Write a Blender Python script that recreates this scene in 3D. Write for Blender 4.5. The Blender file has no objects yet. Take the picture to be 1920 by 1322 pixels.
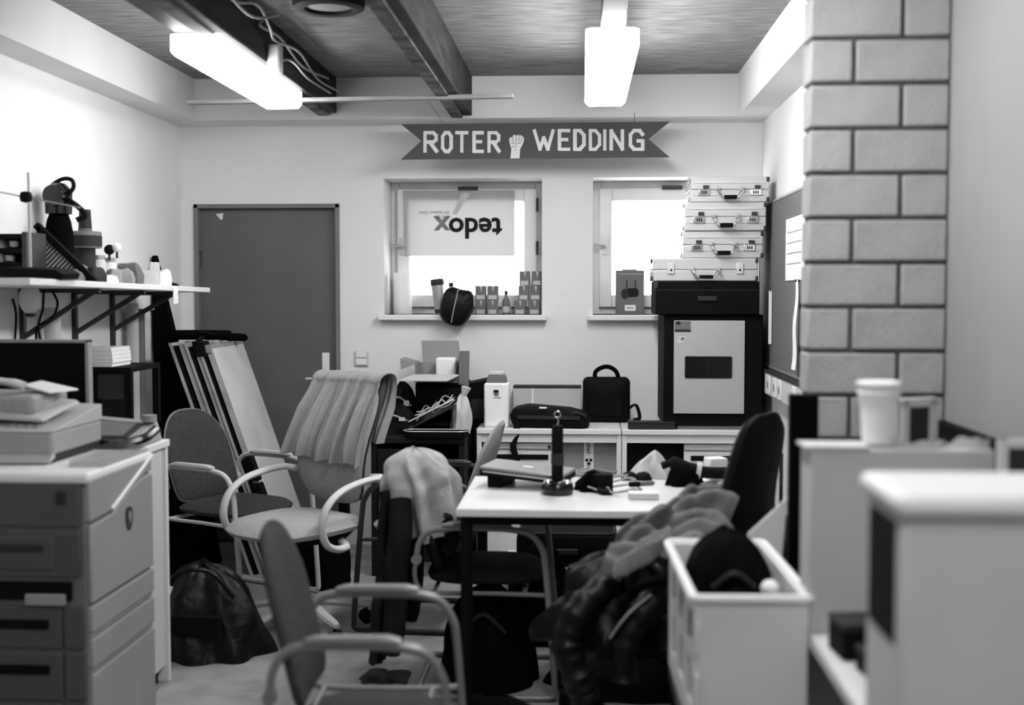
import bpy, math, random
from mathutils import Vector, Matrix, noise

random.seed(7)
SC = bpy.context.scene
COL = SC.collection
PI = math.pi
# ------------------------------------------------------------------ camera
FPX, YAW, PITCH, EYE = 2264.0, 0.057, -0.0505, 1.49
cam_d = bpy.data.cameras.new('camera')
cam = bpy.data.objects.new('camera', cam_d)
COL.objects.link(cam)
cam.location = (0, 0, EYE)
cam.rotation_euler = (PI / 2 + PITCH, 0, YAW)
cam_d.sensor_width = 36
cam_d.lens = 36 * FPX / 1920
cam_d.clip_start = 0.05
cam_d.dof.use_dof = True
cam_d.dof.focus_distance = 6.3
cam_d.dof.aperture_fstop = 1.6
SC.camera = cam
# ------------------------------------------------------------------ world, exposure
w = bpy.data.worlds.new('world')
SC.world = w
w.use_nodes = True
w.node_tree.nodes['Background'].inputs[0].default_value = (1, 1, 1, 1)
w.node_tree.nodes['Background'].inputs[1].default_value = 7.0      # overcast sky seen through the windows
SC.view_settings.view_transform = 'Standard'
SC.view_settings.look = 'None'
SC.view_settings.gamma = 1
SC.view_settings.exposure = 0.15
SC.cycles.use_denoising = True
SC.cycles.max_bounces = 8
LAMP_POWER = 29.0

_cy, _sy, _cp, _sp = math.cos(YAW), math.sin(YAW), math.cos(PITCH), math.sin(PITCH)
_W = Vector((-_sy * _cp, _cy * _cp, _sp)); _R = Vector((_cy, _sy, 0)); _U = _R.cross(_W)
def at(px, py, Y=None, X=None, Z=None):
    """point of the room on the sight line of a photo pixel, at a known depth Y, side X or height Z"""
    d = _W + _R * ((px - 960) / FPX) - _U * ((py - 661) / FPX)
    t = Y / d.y if Y is not None else X / d.x if X is not None else (Z - EYE) / d.z
    return d * t + Vector((0, 0, EYE))

# ------------------------------------------------------------------ materials
MATS = {}
def M(name, val, rough=0.6, var=0.0, scale=8.0, stretch=(1, 1, 1), bump=0.0, metal=0.0, spec=0.5, bscale=None, detail=4, coat=0):
    m = bpy.data.materials.new(name); m.use_nodes = True; MATS[name] = m
    nt = m.node_tree; b = nt.nodes['Principled BSDF']
    b.inputs['Base Color'].default_value = (val, val, val, 1)
    b.inputs['Roughness'].default_value = rough
    b.inputs['Metallic'].default_value = metal
    b.inputs['Specular IOR Level'].default_value = spec
    if coat: b.inputs['Coat Weight'].default_value = coat
    tc = nt.nodes.new('ShaderNodeTexCoord'); mp = nt.nodes.new('ShaderNodeMapping')
    mp.inputs['Scale'].default_value = stretch
    nt.links.new(tc.outputs['Object'], mp.inputs[0])
    n = nt.nodes.new('ShaderNodeTexNoise'); n.inputs['Scale'].default_value = scale; n.inputs['Detail'].default_value = detail
    nt.links.new(mp.outputs[0], n.inputs[0])
    if var > 0:
        r = nt.nodes.new('ShaderNodeValToRGB')
        lo, hi = max(val * (1 - var), 0.001), min(val * (1 + var), 1)
        r.color_ramp.elements[0].position = 0.28; r.color_ramp.elements[1].position = 0.72
        r.color_ramp.elements[0].color = (lo, lo, lo, 1); r.color_ramp.elements[1].color = (hi, hi, hi, 1)
        nt.links.new(n.outputs[0], r.inputs[0]); nt.links.new(r.outputs[0], b.inputs['Base Color'])
    if bump > 0:
        n2 = n
        if bscale:
            n2 = nt.nodes.new('ShaderNodeTexNoise'); n2.inputs['Scale'].default_value = bscale; n2.inputs['Detail'].default_value = 3
            nt.links.new(mp.outputs[0], n2.inputs[0])
        bp = nt.nodes.new('ShaderNodeBump'); bp.inputs['Strength'].default_value = bump; bp.inputs['Distance'].default_value = 0.01
        nt.links.new(n2.outputs[0], bp.inputs['Height']); nt.links.new(bp.outputs[0], b.inputs['Normal'])
    return m

M('wall', 0.74, 0.9, 0.03, 2.0, bump=0.15, bscale=90, spec=0.2)
M('wall_near_dim', 0.3, 0.9, 0.05, 2.0, bump=0.15, bscale=90, spec=0.2)  # darker copy of the wall colour, offsets the strong near lamps
M('soffit', 0.74, 0.9, 0.05, 2.5, bump=0.1, bscale=60, spec=0.2)
M('ceiling', 0.21, 0.85, 0.55, 9.0, stretch=(0.7, 9, 1), bump=0.2, spec=0.15, detail=8)
M('beam', 0.028, 0.75, 0.7, 5.0, stretch=(5, 0.8, 5), bump=0.3, spec=0.2)
M('beam_edge', 0.10, 0.8, 0.8, 9.0, bump=0.2, spec=0.2)
M('lath', 0.30, 0.8, 0.3, 6.0, stretch=(0.6, 6, 6), spec=0.2)
M('brick', 0.36, 0.9, 0.14, 6.0, bump=0.35, bscale=70, spec=0.15)
M('mortar', 0.10, 0.95, 0.25, 30.0, bump=0.5, spec=0.1)
M('floor', 0.26, 0.8, 0.22, 7.0, bump=0.2, bscale=60, spec=0.3)
M('door', 0.115, 0.55, 0.10, 3.0, bump=0.05, bscale=80, spec=0.3)
M('doorframe', 0.17, 0.6, 0.15, 5.0, spec=0.3)
M('winframe', 0.70, 0.5, 0.06, 4.0, spec=0.4)
M('white', 0.74, 0.5, 0.04, 3.0, spec=0.4)
M('white_matte', 0.72, 0.85, 0.05, 3.0, spec=0.2)
M('offwhite', 0.55, 0.6, 0.05, 3.0, spec=0.3)
M('carton_white', 0.50, 0.85, 0.05, 3.0, spec=0.15)
M('beige', 0.3, 0.55, 0.06, 3.0, spec=0.35)
M('copier', 0.27, 0.6, 0.06, 4.0, spec=0.3)  # lighter than the front: light on the sides put into the colour
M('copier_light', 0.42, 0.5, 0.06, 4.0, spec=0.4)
M('copier_front_shade', 0.075, 0.6, 0.06, 4.0, spec=0.25)  # darker copier tone: shade on the front put into the colour
M('lid_alu', 0.24, 0.4, 0.05, 6.0, metal=0.3, spec=0.4)
M('panel_pale', 0.42, 0.6, 0.04, 4.0, spec=0.3)
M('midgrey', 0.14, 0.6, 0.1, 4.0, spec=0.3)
M('grey', 0.28, 0.6, 0.1, 4.0, spec=0.3)
M('darkgrey', 0.025, 0.6, 0.15, 5.0, spec=0.2)
M('black', 0.0035, 0.7, 0.2, 5.0, spec=0.10)
M('black_matte', 0.0025, 0.95, 0.2, 8.0, spec=0.04)
M('black_gloss', 0.004, 0.22, 0.1, 5.0, spec=0.5)
M('screen', 0.003, 0.5, 0.0, spec=0.06)
M('leather', 0.003, 0.42, 0.2, 9.0, bump=0.5, bscale=30, spec=0.22)
M('fabric_grey', 0.05, 0.95, 0.2, 60.0, bump=0.2, bscale=300, spec=0.1)
M('fabric_dark', 0.012, 0.95, 0.2, 60.0, bump=0.2, bscale=300, spec=0.1)
M('fabric_light', 0.33, 0.95, 0.08, 60.0, bump=0.2, bscale=300, spec=0.1)
M('shell', 0.24, 0.5, 0.06, 5.0, spec=0.35)
M('tube', 0.2, 0.35, 0.08, 6.0, spec=0.5, metal=0.25)
M('tube_pale', 0.55, 0.45, 0.05, 6.0, spec=0.5)
M('towel', 0.27, 0.98, 0.08, 30.0, bump=0.4, bscale=240, spec=0.05)
M('jacket', 0.34, 0.95, 0.30, 12.0, bump=0.35, bscale=60, spec=0.1)
M('jacket_dark', 0.012, 0.95, 0.35, 12.0, bump=0.3, bscale=60, spec=0.08)
M('hoodie', 0.19, 0.98, 0.25, 20.0, bump=0.4, bscale=120, spec=0.05)
M('card', 0.26, 0.85, 0.08, 6.0, spec=0.15)
M('card_light', 0.48, 0.85, 0.06, 6.0, spec=0.15)
M('paper', 0.80, 0.9, 0.03, 5.0, spec=0.1)
M('paper_dim', 0.5, 0.9, 0.1, 8.0, spec=0.1)
M('alu', 0.62, 0.42, 0.06, 6.0, metal=0.25, spec=0.5)
M('alu_rib', 0.54, 0.38, 0.05, 6.0, stretch=(1, 1, 40), metal=0.2, spec=0.5, bump=0.1)
M('chrome', 0.75, 0.2, 0.0, metal=1.0)
M('rail', 0.07, 0.6, 0.1, 6.0, spec=0.2)
M('steel', 0.45, 0.4, 0.1, 6.0, metal=0.6)
M('steel_dark', 0.04, 0.45, 0.2, 6.0, metal=0.5)
M('tabletop', 0.66, 0.32, 0.04, 3.0, spec=0.5)
M('desk_white', 0.70, 0.45, 0.03, 3.0, spec=0.4)
M('desk_dark', 0.008, 0.6, 0.3, 4.0, stretch=(1, 6, 6), spec=0.15)
M('pinboard', 0.15, 0.95, 0.18, 40.0, bump=0.2, spec=0.1)
M('banner', 0.075, 0.7, 0.08, 6.0, spec=0.25)
M('letter', 0.70, 0.75, 0.04, 8.0, spec=0.2)
M('ink', 0.012, 0.8, 0.3, 20.0, spec=0.2)
M('ink_mid', 0.20, 0.8, 0.2, 20.0, spec=0.2)
M('whiteboard', 0.58, 0.45, 0.12, 5.0, spec=0.35)
M('board_edge', 0.40, 0.8, 0.2, 9.0, spec=0.2)
M('cable', 0.30, 0.5, 0.05, 6.0, spec=0.3)

def emit(name, strength, col=1.0):
    m = bpy.data.materials.new(name); m.use_nodes = True; MATS[name] = m
    nt = m.node_tree; nt.nodes.remove(nt.nodes['Principled BSDF'])
    e = nt.nodes.new('ShaderNodeEmission'); e.inputs[0].default_value = (col, col, col, 1); e.inputs[1].default_value = strength
    nt.links.new(e.outputs[0], nt.nodes['Material Output'].inputs[0])
emit('diffuser', LAMP_POWER * 1.1); emit('diffuser_dim', LAMP_POWER * .54); emit('diffuser_near', LAMP_POWER * .95)
def glassy(name, gl=0.06, tint=1.0, rough=0.02):
    m = bpy.data.materials.new(name); m.use_nodes = True; MATS[name] = m
    nt = m.node_tree; nt.nodes.remove(nt.nodes['Principled BSDF'])
    t = nt.nodes.new('ShaderNodeBsdfTransparent'); t.inputs[0].default_value = (tint, tint, tint, 1)
    g = nt.nodes.new('ShaderNodeBsdfGlossy'); g.inputs['Roughness'].default_value = rough
    x = nt.nodes.new('ShaderNodeMixShader'); x.inputs[0].default_value = gl
    nt.links.new(t.outputs[0], x.inputs[1]); nt.links.new(g.outputs[0], x.inputs[2]); nt.links.new(x.outputs[0], nt.nodes['Material Output'].inputs[0])
glassy('glass'); glassy('clear_plastic', 0.18, 0.85, 0.1)
def translucent(name, val, mix=0.6):
    m = bpy.data.materials.new(name); m.use_nodes = True; MATS[name] = m
    nt = m.node_tree; nt.nodes.remove(nt.nodes['Principled BSDF'])
    d = nt.nodes.new('ShaderNodeBsdfDiffuse'); d.inputs[0].default_value = (val, val, val, 1)
    t = nt.nodes.new('ShaderNodeBsdfTranslucent'); t.inputs[0].default_value = (val, val, val, 1)
    x = nt.nodes.new('ShaderNodeMixShader'); x.inputs[0].default_value = mix
    nt.links.new(d.outputs[0], x.inputs[1]); nt.links.new(t.outputs[0], x.inputs[2]); nt.links.new(x.outputs[0], nt.nodes['Material Output'].inputs[0])
translucent('plastic_bag', 0.55, 0.45); translucent('milk_plastic', 0.72, 0.3)

# ------------------------------------------------------------------ geometry helpers
def spl(pts, n=6, closed=False):
    """Catmull-Rom through the points"""
    P = [Vector(p) for p in pts]; out = []; m = len(P)
    rng = range(m if closed else m - 1)
    for i in rng:
        p1, p2 = P[i], P[(i + 1) % m]
        p0 = P[(i - 1) % m] if (closed or i > 0) else p1 * 2 - p2
        p3 = P[(i + 2) % m] if (closed or i + 2 < m) else p2 * 2 - p1
        for k in range(n):
            t = k / n; t2 = t * t; t3 = t2 * t
            out.append(0.5 * ((2 * p1) + (p2 - p0) * t + (2 * p0 - 5 * p1 + 4 * p2 - p3) * t2 + (3 * p1 - p0 - 3 * p2 + p3) * t3))
    if not closed: out.append(P[-1])
    return out
def rrect(w_, h_, r, n=4):
    o = []
    for cx, cy, a0 in ((w_/2-r, h_/2-r, 0), (-w_/2+r, h_/2-r, 90), (-w_/2+r, -h_/2+r, 180), (w_/2-r, -h_/2+r, 270)):
        for k in range(n + 1):
            a = math.radians(a0 + 90 * k / n); o.append((cx + r * math.cos(a), cy + r * math.sin(a)))
    return o
def sellipse(a, b, p=2.6, n=28):
    o = []
    for k in range(n):
        t = 2 * PI * k / n; c, s = math.cos(t), math.sin(t)
        o.append((a * math.copysign(abs(c) ** (2 / p), c), b * math.copysign(abs(s) ** (2 / p), s)))
    return o

class G:
    def __init__(self): self.v = []; self.f = []
    def add(self, vs, fs):
        b = len(self.v); self.v += [tuple(x) for x in vs]; self.f += [tuple(b + i for i in q) for q in fs]; return self
    def box(self, x0, x1, y0, y1, z0, z1):
        if x0 > x1: x0, x1 = x1, x0
        if y0 > y1: y0, y1 = y1, y0
        if z0 > z1: z0, z1 = z1, z0
        return self.add([(x0,y0,z0),(x1,y0,z0),(x1,y1,z0),(x0,y1,z0),(x0,y0,z1),(x1,y0,z1),(x1,y1,z1),(x0,y1,z1)],
                        [(0,3,2,1),(4,5,6,7),(0,1,5,4),(1,2,6,5),(2,3,7,6),(3,0,4,7)])
    def hexa(self, b, t):
        """box from 4 bottom and 4 top corners, both counter-clockwise seen from above"""
        return self.add(list(b) + list(t), [(0,3,2,1),(4,5,6,7),(0,1,5,4),(1,2,6,5),(2,3,7,6),(3,0,4,7)])
    def bar(self, a, b, w_, h_, up=(0, 0, 1)):
        a, b = Vector(a), Vector(b); d = (b - a).normalized(); s = d.cross(Vector(up))
        if s.length < 1e-4: s = d.cross(Vector((1, 0, 0)))
        s.normalize(); u = s.cross(d); s *= w_ / 2; u *= h_ / 2
        return self.add([a-s-u, a+s-u, a+s+u, a-s+u, b-s-u, b+s-u, b+s+u, b-s+u], [(0,1,2,3),(7,6,5,4),(0,4,5,1),(1,5,6,2),(2,6,7,3),(3,7,4,0)])
    def prism(self, poly, fn, a, b):
        n = len(poly); vs = [fn(p[0], p[1], a) for p in poly] + [fn(p[0], p[1], b) for p in poly]
        return self.add(vs, [tuple(reversed(range(n))), tuple(range(n, 2 * n))] + [(i, (i+1) % n, n + (i+1) % n, n + i) for i in range(n)])
    def tube(self, path, r, n=8, closed=False, flat=1.0):
        P = [Vector(p) for p in path]; m = len(P); rs = r if isinstance(r, (list, tuple)) else [r] * m
        T = [(P[(i+1) % m] - P[i-1]) if closed else (P[min(i+1, m-1)] - P[max(i-1, 0)]) for i in range(m)]
        T = [t.normalized() if t.length > 1e-9 else Vector((0, 0, 1)) for t in T]
        up = Vector((0, 0, 1)) if abs(T[0].z) < 0.9 else Vector((1, 0, 0))
        u = (up - T[0] * up.dot(T[0])).normalized(); vs = []
        for i in range(m):
            u = u - T[i] * u.dot(T[i])
            if u.length < 1e-6: u = T[i].orthogonal()
            u.normalize(); s = T[i].cross(u)
            for k in range(n):
                a = 2 * PI * k / n; vs.append(P[i] + s * (rs[i] * math.cos(a)) + u * (rs[i] * flat * math.sin(a)))
        fs = []
        for i in range(m if closed else m - 1):
            j = (i + 1) % m
            for k in range(n): fs.append((i*n+k, i*n+(k+1) % n, j*n+(k+1) % n, j*n+k))
        if not closed: fs += [tuple(reversed(range(n))), tuple(range((m-1)*n, m*n))]
        return self.add(vs, fs)
    def lathe(self, prof, c=(0, 0, 0), n=24, fn=None):
        vs = []; fs = []; m = len(prof)
        for r, z in prof:
            for k in range(n):
                a = 2 * PI * k / n; p = (c[0] + r * math.cos(a), c[1] + r * math.sin(a), c[2] + z); vs.append(fn(*p) if fn else p)
        for i in range(m - 1):
            for k in range(n): fs.append((i*n+k, i*n+(k+1) % n, (i+1)*n+(k+1) % n, (i+1)*n+k))
        fs += [tuple(reversed(range(n))), tuple(range((m-1)*n, m*n))]
        return self.add(vs, fs)
    def pad(self, outline, prof, fn=lambda a, b, t: (a, b, t)):
        """cushion: scaled copies of an outline; prof runs from the top centre (0,t) to the bottom centre (0,t)"""
        n = len(outline); ca = sum(p[0] for p in outline) / n; cb = sum(p[1] for p in outline) / n
        vs = []; fs = []; rings = []
        for s, t in prof:
            if s == 0: rings.append([len(vs)]); vs.append(fn(ca, cb, t))
            else:
                rings.append(list(range(len(vs), len(vs) + n)))
                vs += [fn(ca + (p[0]-ca) * s, cb + (p[1]-cb) * s, t) for p in outline]
        for A, B in zip(rings, rings[1:]):
            for k in range(n):
                k2 = (k + 1) % n
                if len(A) == 1: fs.append((A[0], B[k], B[k2]))
                elif len(B) == 1: fs.append((A[k], B[0], A[k2]))
                else: fs.append((A[k], B[k], B[k2], A[k2]))
        return self.add(vs, fs)
    def sheet(self, fn, nu, nv, th=0.004):
        P = [[Vector(fn(i / nu, j / nv)) for j in range(nv + 1)] for i in range(nu + 1)]
        N = []
        for i in range(nu + 1):
            row = []
            for j in range(nv + 1):
                a = P[min(i+1, nu)][j] - P[max(i-1, 0)][j]; b = P[i][min(j+1, nv)] - P[i][max(j-1, 0)]
                c = a.cross(b); row.append(c.normalized() if c.length > 1e-12 else Vector((0, 0, 1)))
            N.append(row)
        W = nv + 1; k = (nu + 1) * W
        vs = [P[i][j] + N[i][j] * th / 2 for i in range(nu+1) for j in range(W)] + [P[i][j] - N[i][j] * th / 2 for i in range(nu+1) for j in range(W)]
        fs = []
        for i in range(nu):
            for j in range(nv):
                q = (i*W+j, (i+1)*W+j, (i+1)*W+j+1, i*W+j+1); fs.append(q); fs.append(tuple(k + x for x in reversed(q)))
        rim = [i*W for i in range(nu+1)] + [nu*W+j for j in range(1, nv+1)] + [i*W+nv for i in range(nu-1, -1, -1)] + [j for j in range(nv-1, 0, -1)]
        for a, b in zip(rim, rim[1:] + rim[:1]): fs.append((b, a, k + a, k + b))
        return self.add(vs, fs)
    def xf(self, m):
        self.v = [tuple(m @ Vector(p)) for p in self.v]; return self
    def mesh(self, name, mat, smooth=True):
        me = bpy.data.meshes.new(name); me.from_pydata(self.v, [], self.f); me.update()
        if mat: me.materials.append(MATS[mat])
        if smooth:
            me.shade_smooth(); me.set_sharp_from_angle(angle=math.radians(42))
        return me
    def build(self, name, mat, parent=None, bevel=0, seg=2, sub=0, smooth=True, loc=None):
        o = bpy.data.objects.new(name, self.mesh(name, mat, smooth)); COL.objects.link(o)
        if parent: o.parent = parent
        if loc is not None: o.location = loc
        if bevel:
            b = o.modifiers.new('bevel', 'BEVEL'); b.width = bevel; b.segments = seg; b.limit_method = 'ANGLE'; b.angle_limit = math.radians(40)
        if sub:
            s = o.modifiers.new('sub', 'SUBSURF'); s.levels = sub; s.render_levels = sub
        return o

def tag(o, label=None, cat=None, group=None, kind=None):
    if label: o['label'] = label
    if cat: o['category'] = cat
    if group: o['group'] = group
    if kind: o['kind'] = kind
    return o
def T(name, label, cat, loc=(0, 0, 0), rz=0, group=None, rot=None):
    o = bpy.data.objects.new(name, None); COL.objects.link(o); o.empty_display_size = 0.05
    o.location = loc; o.rotation_euler = rot if rot else (0, 0, rz)
    return tag(o, label, cat, group)
def struct(o, label=None):
    o['kind'] = 'structure'
    if label: o['label'] = label
    return o
def text(name, s, size, mat, parent, loc, rot=(PI/2, 0, 0), ext=0.0008, off=0.0, sx=1.0):
    c = bpy.data.curves.new(name, 'FONT'); c.body = s; c.size = size; c.extrude = ext; c.offset = off; c.align_x = 'CENTER'; c.align_y = 'CENTER'; c.resolution_u = 3
    tmp = bpy.data.objects.new(name + '_tmp', c); COL.objects.link(tmp)
    bpy.context.view_layer.update()
    me = bpy.data.meshes.new_from_object(tmp.evaluated_get(bpy.context.evaluated_depsgraph_get()))
    bpy.data.objects.remove(tmp); bpy.data.curves.remove(c)
    me.materials.clear(); me.materials.append(MATS[mat])
    o = bpy.data.objects.new(name, me); COL.objects.link(o); o.parent = parent; o.location = loc; o.rotation_euler = rot; o.scale = (sx, 1, 1)
    return o
def fbm(x, y, z=0.0): return noise.noise(Vector((x, y, z)))

# ================================================================== the room
LX, RX, BY, NY = -2.342, 1.026, 6.99, -2.2
ZC, ZU = 2.68, 2.45
struct(G().box(LX - .2, RX + .2, NY - .2, BY + .45, -0.12, 0).build('floor', 'floor'))
struct(G().box(LX - .2, RX + .2, NY - .2, BY + .45, ZC, ZC + .12).build('ceiling', 'ceiling'))
struct(G().box(LX - .2, LX, NY - .2, BY + .45, 0, ZC).build('wall_left', 'wall'))
struct(G().box(RX, RX + .2, 3.5, BY + .45, 0, ZC).build('wall_right', 'wall'))
struct(G().box(RX, RX + .2, NY - .2, 3.5, 0, ZC).build('wall_right', 'wall_near_dim'), 'near part of the right wall, toned down against the lamp light')
struct(G().box(LX, RX, NY - .2, NY, 0, ZC).build('wall_front', 'wall_near_dim'))
# back wall with two window openings and the door opening
W1 = (-1.145, -0.226); W2 = (0.068, 0.985); WZ = (1.355, 2.144); DX = (-2.266, -1.405)
g = G()
xs = [LX, DX[0], DX[1], W1[0], W1[1], W2[0], W2[1], RX]
for a, b in zip(xs, xs[1:]):
    if (a, b) == DX: g.box(a, b, BY, BY + .4, 2.0, ZC); g.box(a, b, BY + .12, BY + .4, 0, 2.0)
    elif (a, b) in (W1, W2): g.box(a, b, BY, BY + .4, 0, WZ[0]); g.box(a, b, BY, BY + .4, WZ[1], ZC)
    else: g.box(a, b, BY, BY + .4, 0, ZC)
struct(g.build('wall_back', 'wall'))
# boxed soffits round the ceiling
struct(G().box(LX, -2.167, NY, BY, ZU, ZC).build('trim_1', 'soffit'), 'white boxed soffit along the left wall')
struct(G().box(.854, RX, NY, BY, ZU, ZC).build('trim_2', 'soffit'), 'white boxed soffit along the right wall')
struct(G().box(-2.167, .854, 6.73, BY, ZU, ZC).build('trim_3', 'soffit'), 'white boxed soffit above the windows')
# dark beams
for i, (a, b) in enumerate(((-1.458, -1.362), (-.712, -.605))):
    o = G().box(a, b, NY, 6.72, 2.482 if i == 0 else 2.462, ZC).build('ceiling_beam', 'beam', bevel=.006)
    struct(o, ('dark stained ceiling beam beside the left lamp', 'dark stained ceiling beam in the middle of the ceiling')[i])
    z = 2.482 if i == 0 else 2.462
    G().box(a - .004, a + .055, NY, 6.72, z - .012, z + .002).build('edge_strip', 'beam_edge', o)
# door
d = T('door_1', 'grey flush steel door in the back wall', None, (DX[0], BY, 0)); struct(d)
DW = DX[1] - DX[0]
G().box(.02, DW - .02, .035, .08, .01, 1.975).build('leaf', 'door', d, bevel=.003)
g = G(); g.box(0, .025, -.012, .1, 0, 2.0); g.box(DW - .025, DW, -.012, .1, 0, 2.0); g.box(0, DW, -.012, .1, 1.975, 2.0)
g.build('frame', 'doorframe', d, bevel=.003)
for z in (.35, 1.68): G().tube([(.024, .022, z - .05), (.024, .022, z + .05)], .011, 10).build('hinge', 'steel_dark', d)
G().box(DW - .115, DW - .07, .024, .036, .93, 1.13).build('lock_plate', 'white', d, bevel=.004)
g = G().tube([(DW - .09, .03, .98), (DW - .09, -.03, .98)], .009, 8); g.tube([(DW - .09, -.03, .98), (DW - .2, -.03, .98)], .009, 8); g.build('handle', 'steel', d)
G().prism([(.12, 1.945), (.165, 1.95), (.16, 1.915), (.15, 1.91)], lambda a, b, t: (a, t, b), .032, .0352).build('paint_chip', 'white_matte', d)
# light switch beside the door
o = T('light_switch', 'white double light switch plate beside the grey door', 'light switch', tuple(at(678, 672, Y=BY)))
G().box(-.04, .04, -.012, 0, -.045, .045).build('plate', 'offwhite', o, bevel=.004)
for z in (-.04, .003): G().box(-.03, .03, -.018, -.008, z + .002, z + .036).build('rocker', 'white', o, bevel=.003)

# ---------------------------------------------------------------- windows
def window(name, x0, x1, bag):
    y = BY + .27
    wdw = T(name, None, None, (0, 0, 0)); struct(wdw, 'left window' if bag else 'right window')
    z0, z1 = WZ
    g = G(); fw = .05
    g.box(x0, x0 + fw, y, y + .07, z0, z1); g.box(x1 - fw, x1, y, y + .07, z0, z1)
    g.box(x0 + fw, x1 - fw, y, y + .07, z0, z0 + fw); g.box(x0 + fw, x1 - fw, y, y + .07, z1 - fw, z1)
    g.build('outer_frame', 'winframe', wdw, bevel=.005)
    s0, s1, t0, t1 = x0 + fw - .01, x1 - fw + .01, z0 + fw - .01, z1 - fw + .01; sw = .075
    g = G(); yy = y - .03
    g.box(s0, s0 + sw, yy, y + .05, t0, t1); g.box(s1 - sw, s1, yy, y + .05, t0, t1)
    g.box(s0 + sw, s1 - sw, yy, y + .05, t0, t0 + sw); g.box(s0 + sw, s1 - sw, yy, y + .05, t1 - sw, t1)
    sash = g.build('sash', 'winframe', wdw, bevel=.006)
    G().box(s0 + sw, s1 - sw, y + .012, y + .018, t0 + sw, t1 - sw).build('pane', 'glass', wdw)
    g = G(); hz = (z0 + z1) / 2 + .01; hx = s0 + sw * .45
    g.box(hx - .014, hx + .014, yy - .012, yy, hz - .05, hz + .05); g.tube([(hx, yy, hz), (hx, yy - .04, hz)], .009); g.tube([(hx, yy - .04, hz), (hx - .09, yy - .045, hz + .01)], .008)
    g.build('handle', 'steel', wdw)
    for k in (.14, .5, .86):
        G().tube([(s1 + .005, yy - .006, t0 + (t1 - t0) * k - .04), (s1 + .005, yy - .006, t0 + (t1 - t0) * k + .04)], .008).build('hinge', 'steel_dark', wdw)
    G().box((s0 + s1) / 2 - .05, (s0 + s1) / 2 + .07, yy - .012, yy, t1 - .012, t1 + .012).build('stay', 'steel_dark', wdw)
    G().box(x0 - .03, x1 + .03 if bag else RX, BY - .06, y, z0 - .032, z0).build('window_sill', 'white', wdw, bevel=.006)
    return yy, s0 + sw, s1 - sw, t0 + sw, t1 - sw
wy, *_p1 = window('window_1', *W1, True)
window('window_2', *W2, False)
struct(G().box(LX - 1, RX + 1, BY + 4, BY + 4.1, -.5, .2).build('ground_outside', 'offwhite'))

# ---------------------------------------------------------------- brick pier
PX0, PX1, PY0, PY1 = .640, 1.022, 3.457, 3.572
pier = T('wall_pier', 'bare calcium silicate brick pier at the right wall', None); struct(pier)
G().box(PX0 + .008, PX1, PY0 + .010, PY1 - .006, 0, ZU - .002).build('mortar_core', 'mortar', pier)
bricks = {}
def brick_mesh(L):
    if L not in bricks:
        o = G().box(-L/2, L/2, -.0575, .0575, -.0565, .0565)
        bricks[L] = o.mesh('brick', 'brick')
    return bricks[L]
for k in range(-11, 10):
    zc = 1.3208 + .125 * k + .0625
    if zc - .06 < 0 or zc + .055 > ZU: continue
    off = .115 if k % 2 == 0 else .2475
    for a, b in ((PX0, PX0 + off), (PX0 + off + .012, PX1)):
        o = bpy.data.objects.new('brick', brick_mesh(round(b - a, 4))); COL.objects.link(o); o.parent = pier
        o.location = ((a + b) / 2, (PY0 + PY1) / 2 + random.uniform(-.002, .002), zc)
        m = o.modifiers.new('bevel', 'BEVEL'); m.width = .005; m.segments = 2

# ---------------------------------------------------------------- ceiling lamps
def lamp(x0, x1, y0, y1, label, rail=(None, None), raily=None, dif='diffuser'):
    t = T('ceiling_lamp', label, 'lamp', ((x0 + x1) / 2, (y0 + y1) / 2, 2.39), group='fluorescent ceiling lamps')
    hw, hl = (x1 - x0) / 2, (y1 - y0) / 2
    pr = [(-hw, .085), (-hw, .02), (-hw + .02, 0), (hw - .02, 0), (hw, .02), (hw, .085)]
    G().prism(pr, lambda a, b, c: (a, c, b), -hl, hl).build('diffuser', dif, t, bevel=.004)
    G().box(-hw + .012, hw - .012, -hl + .01, hl - .01, .0855, .0925).build('tray', 'steel', t)
    rx0, rx1 = rail; r0, r1 = raily
    cx, cyy = (x0 + x1) / 2, (y0 + y1) / 2
    G().box(rx0 - cx, rx1 - cx, r0 - cyy, r1 - cyy, .093, .14).build('mounting_rail', 'rail', t, bevel=.004)
    for yy in (-hl * .6, hl * .6): G().box((rx0 + rx1) / 2 - cx - .012, (rx0 + rx1) / 2 - cx + .012, yy - .02, yy + .02, .14, ZC - 2.39).build('hanger', 'steel_dark', t)
    return t
lamp(-1.575, -1.378, 4.60, 5.95, 'glowing box lamp hanging on the left beside the dark beam', (-1.56, -1.47), (4.05, 6.2), 'diffuser_dim')
lamp(.016, .214, 4.60, 5.95, 'glowing box lamp hanging on the right above the banner', (.07, .165), (4.05, 6.55))
lamp(.016, .214, 2.2, 3.52, 'middle box lamp of the right row above the foreground', (.07, .165), (1.9, 3.6), 'diffuser_near')
lamp(.016, .214, -.2, 1.12, 'box lamp of the right row above the camera', (.07, .165), (-.5, 1.3), 'diffuser_near')

# ---------------------------------------------------------------- things under the ceiling
a, b = at(350, 188, Y=6.05), at(962, 173, Y=5.95)
o = G().bar((a.x, 6.08, 2.447), (b.x, 5.98, 2.449), .05, .02).build('wooden_lath', 'lath', bevel=.002)
tag(o, 'long thin wooden lath fixed crosswise under the two dark beams', 'lath')
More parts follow.
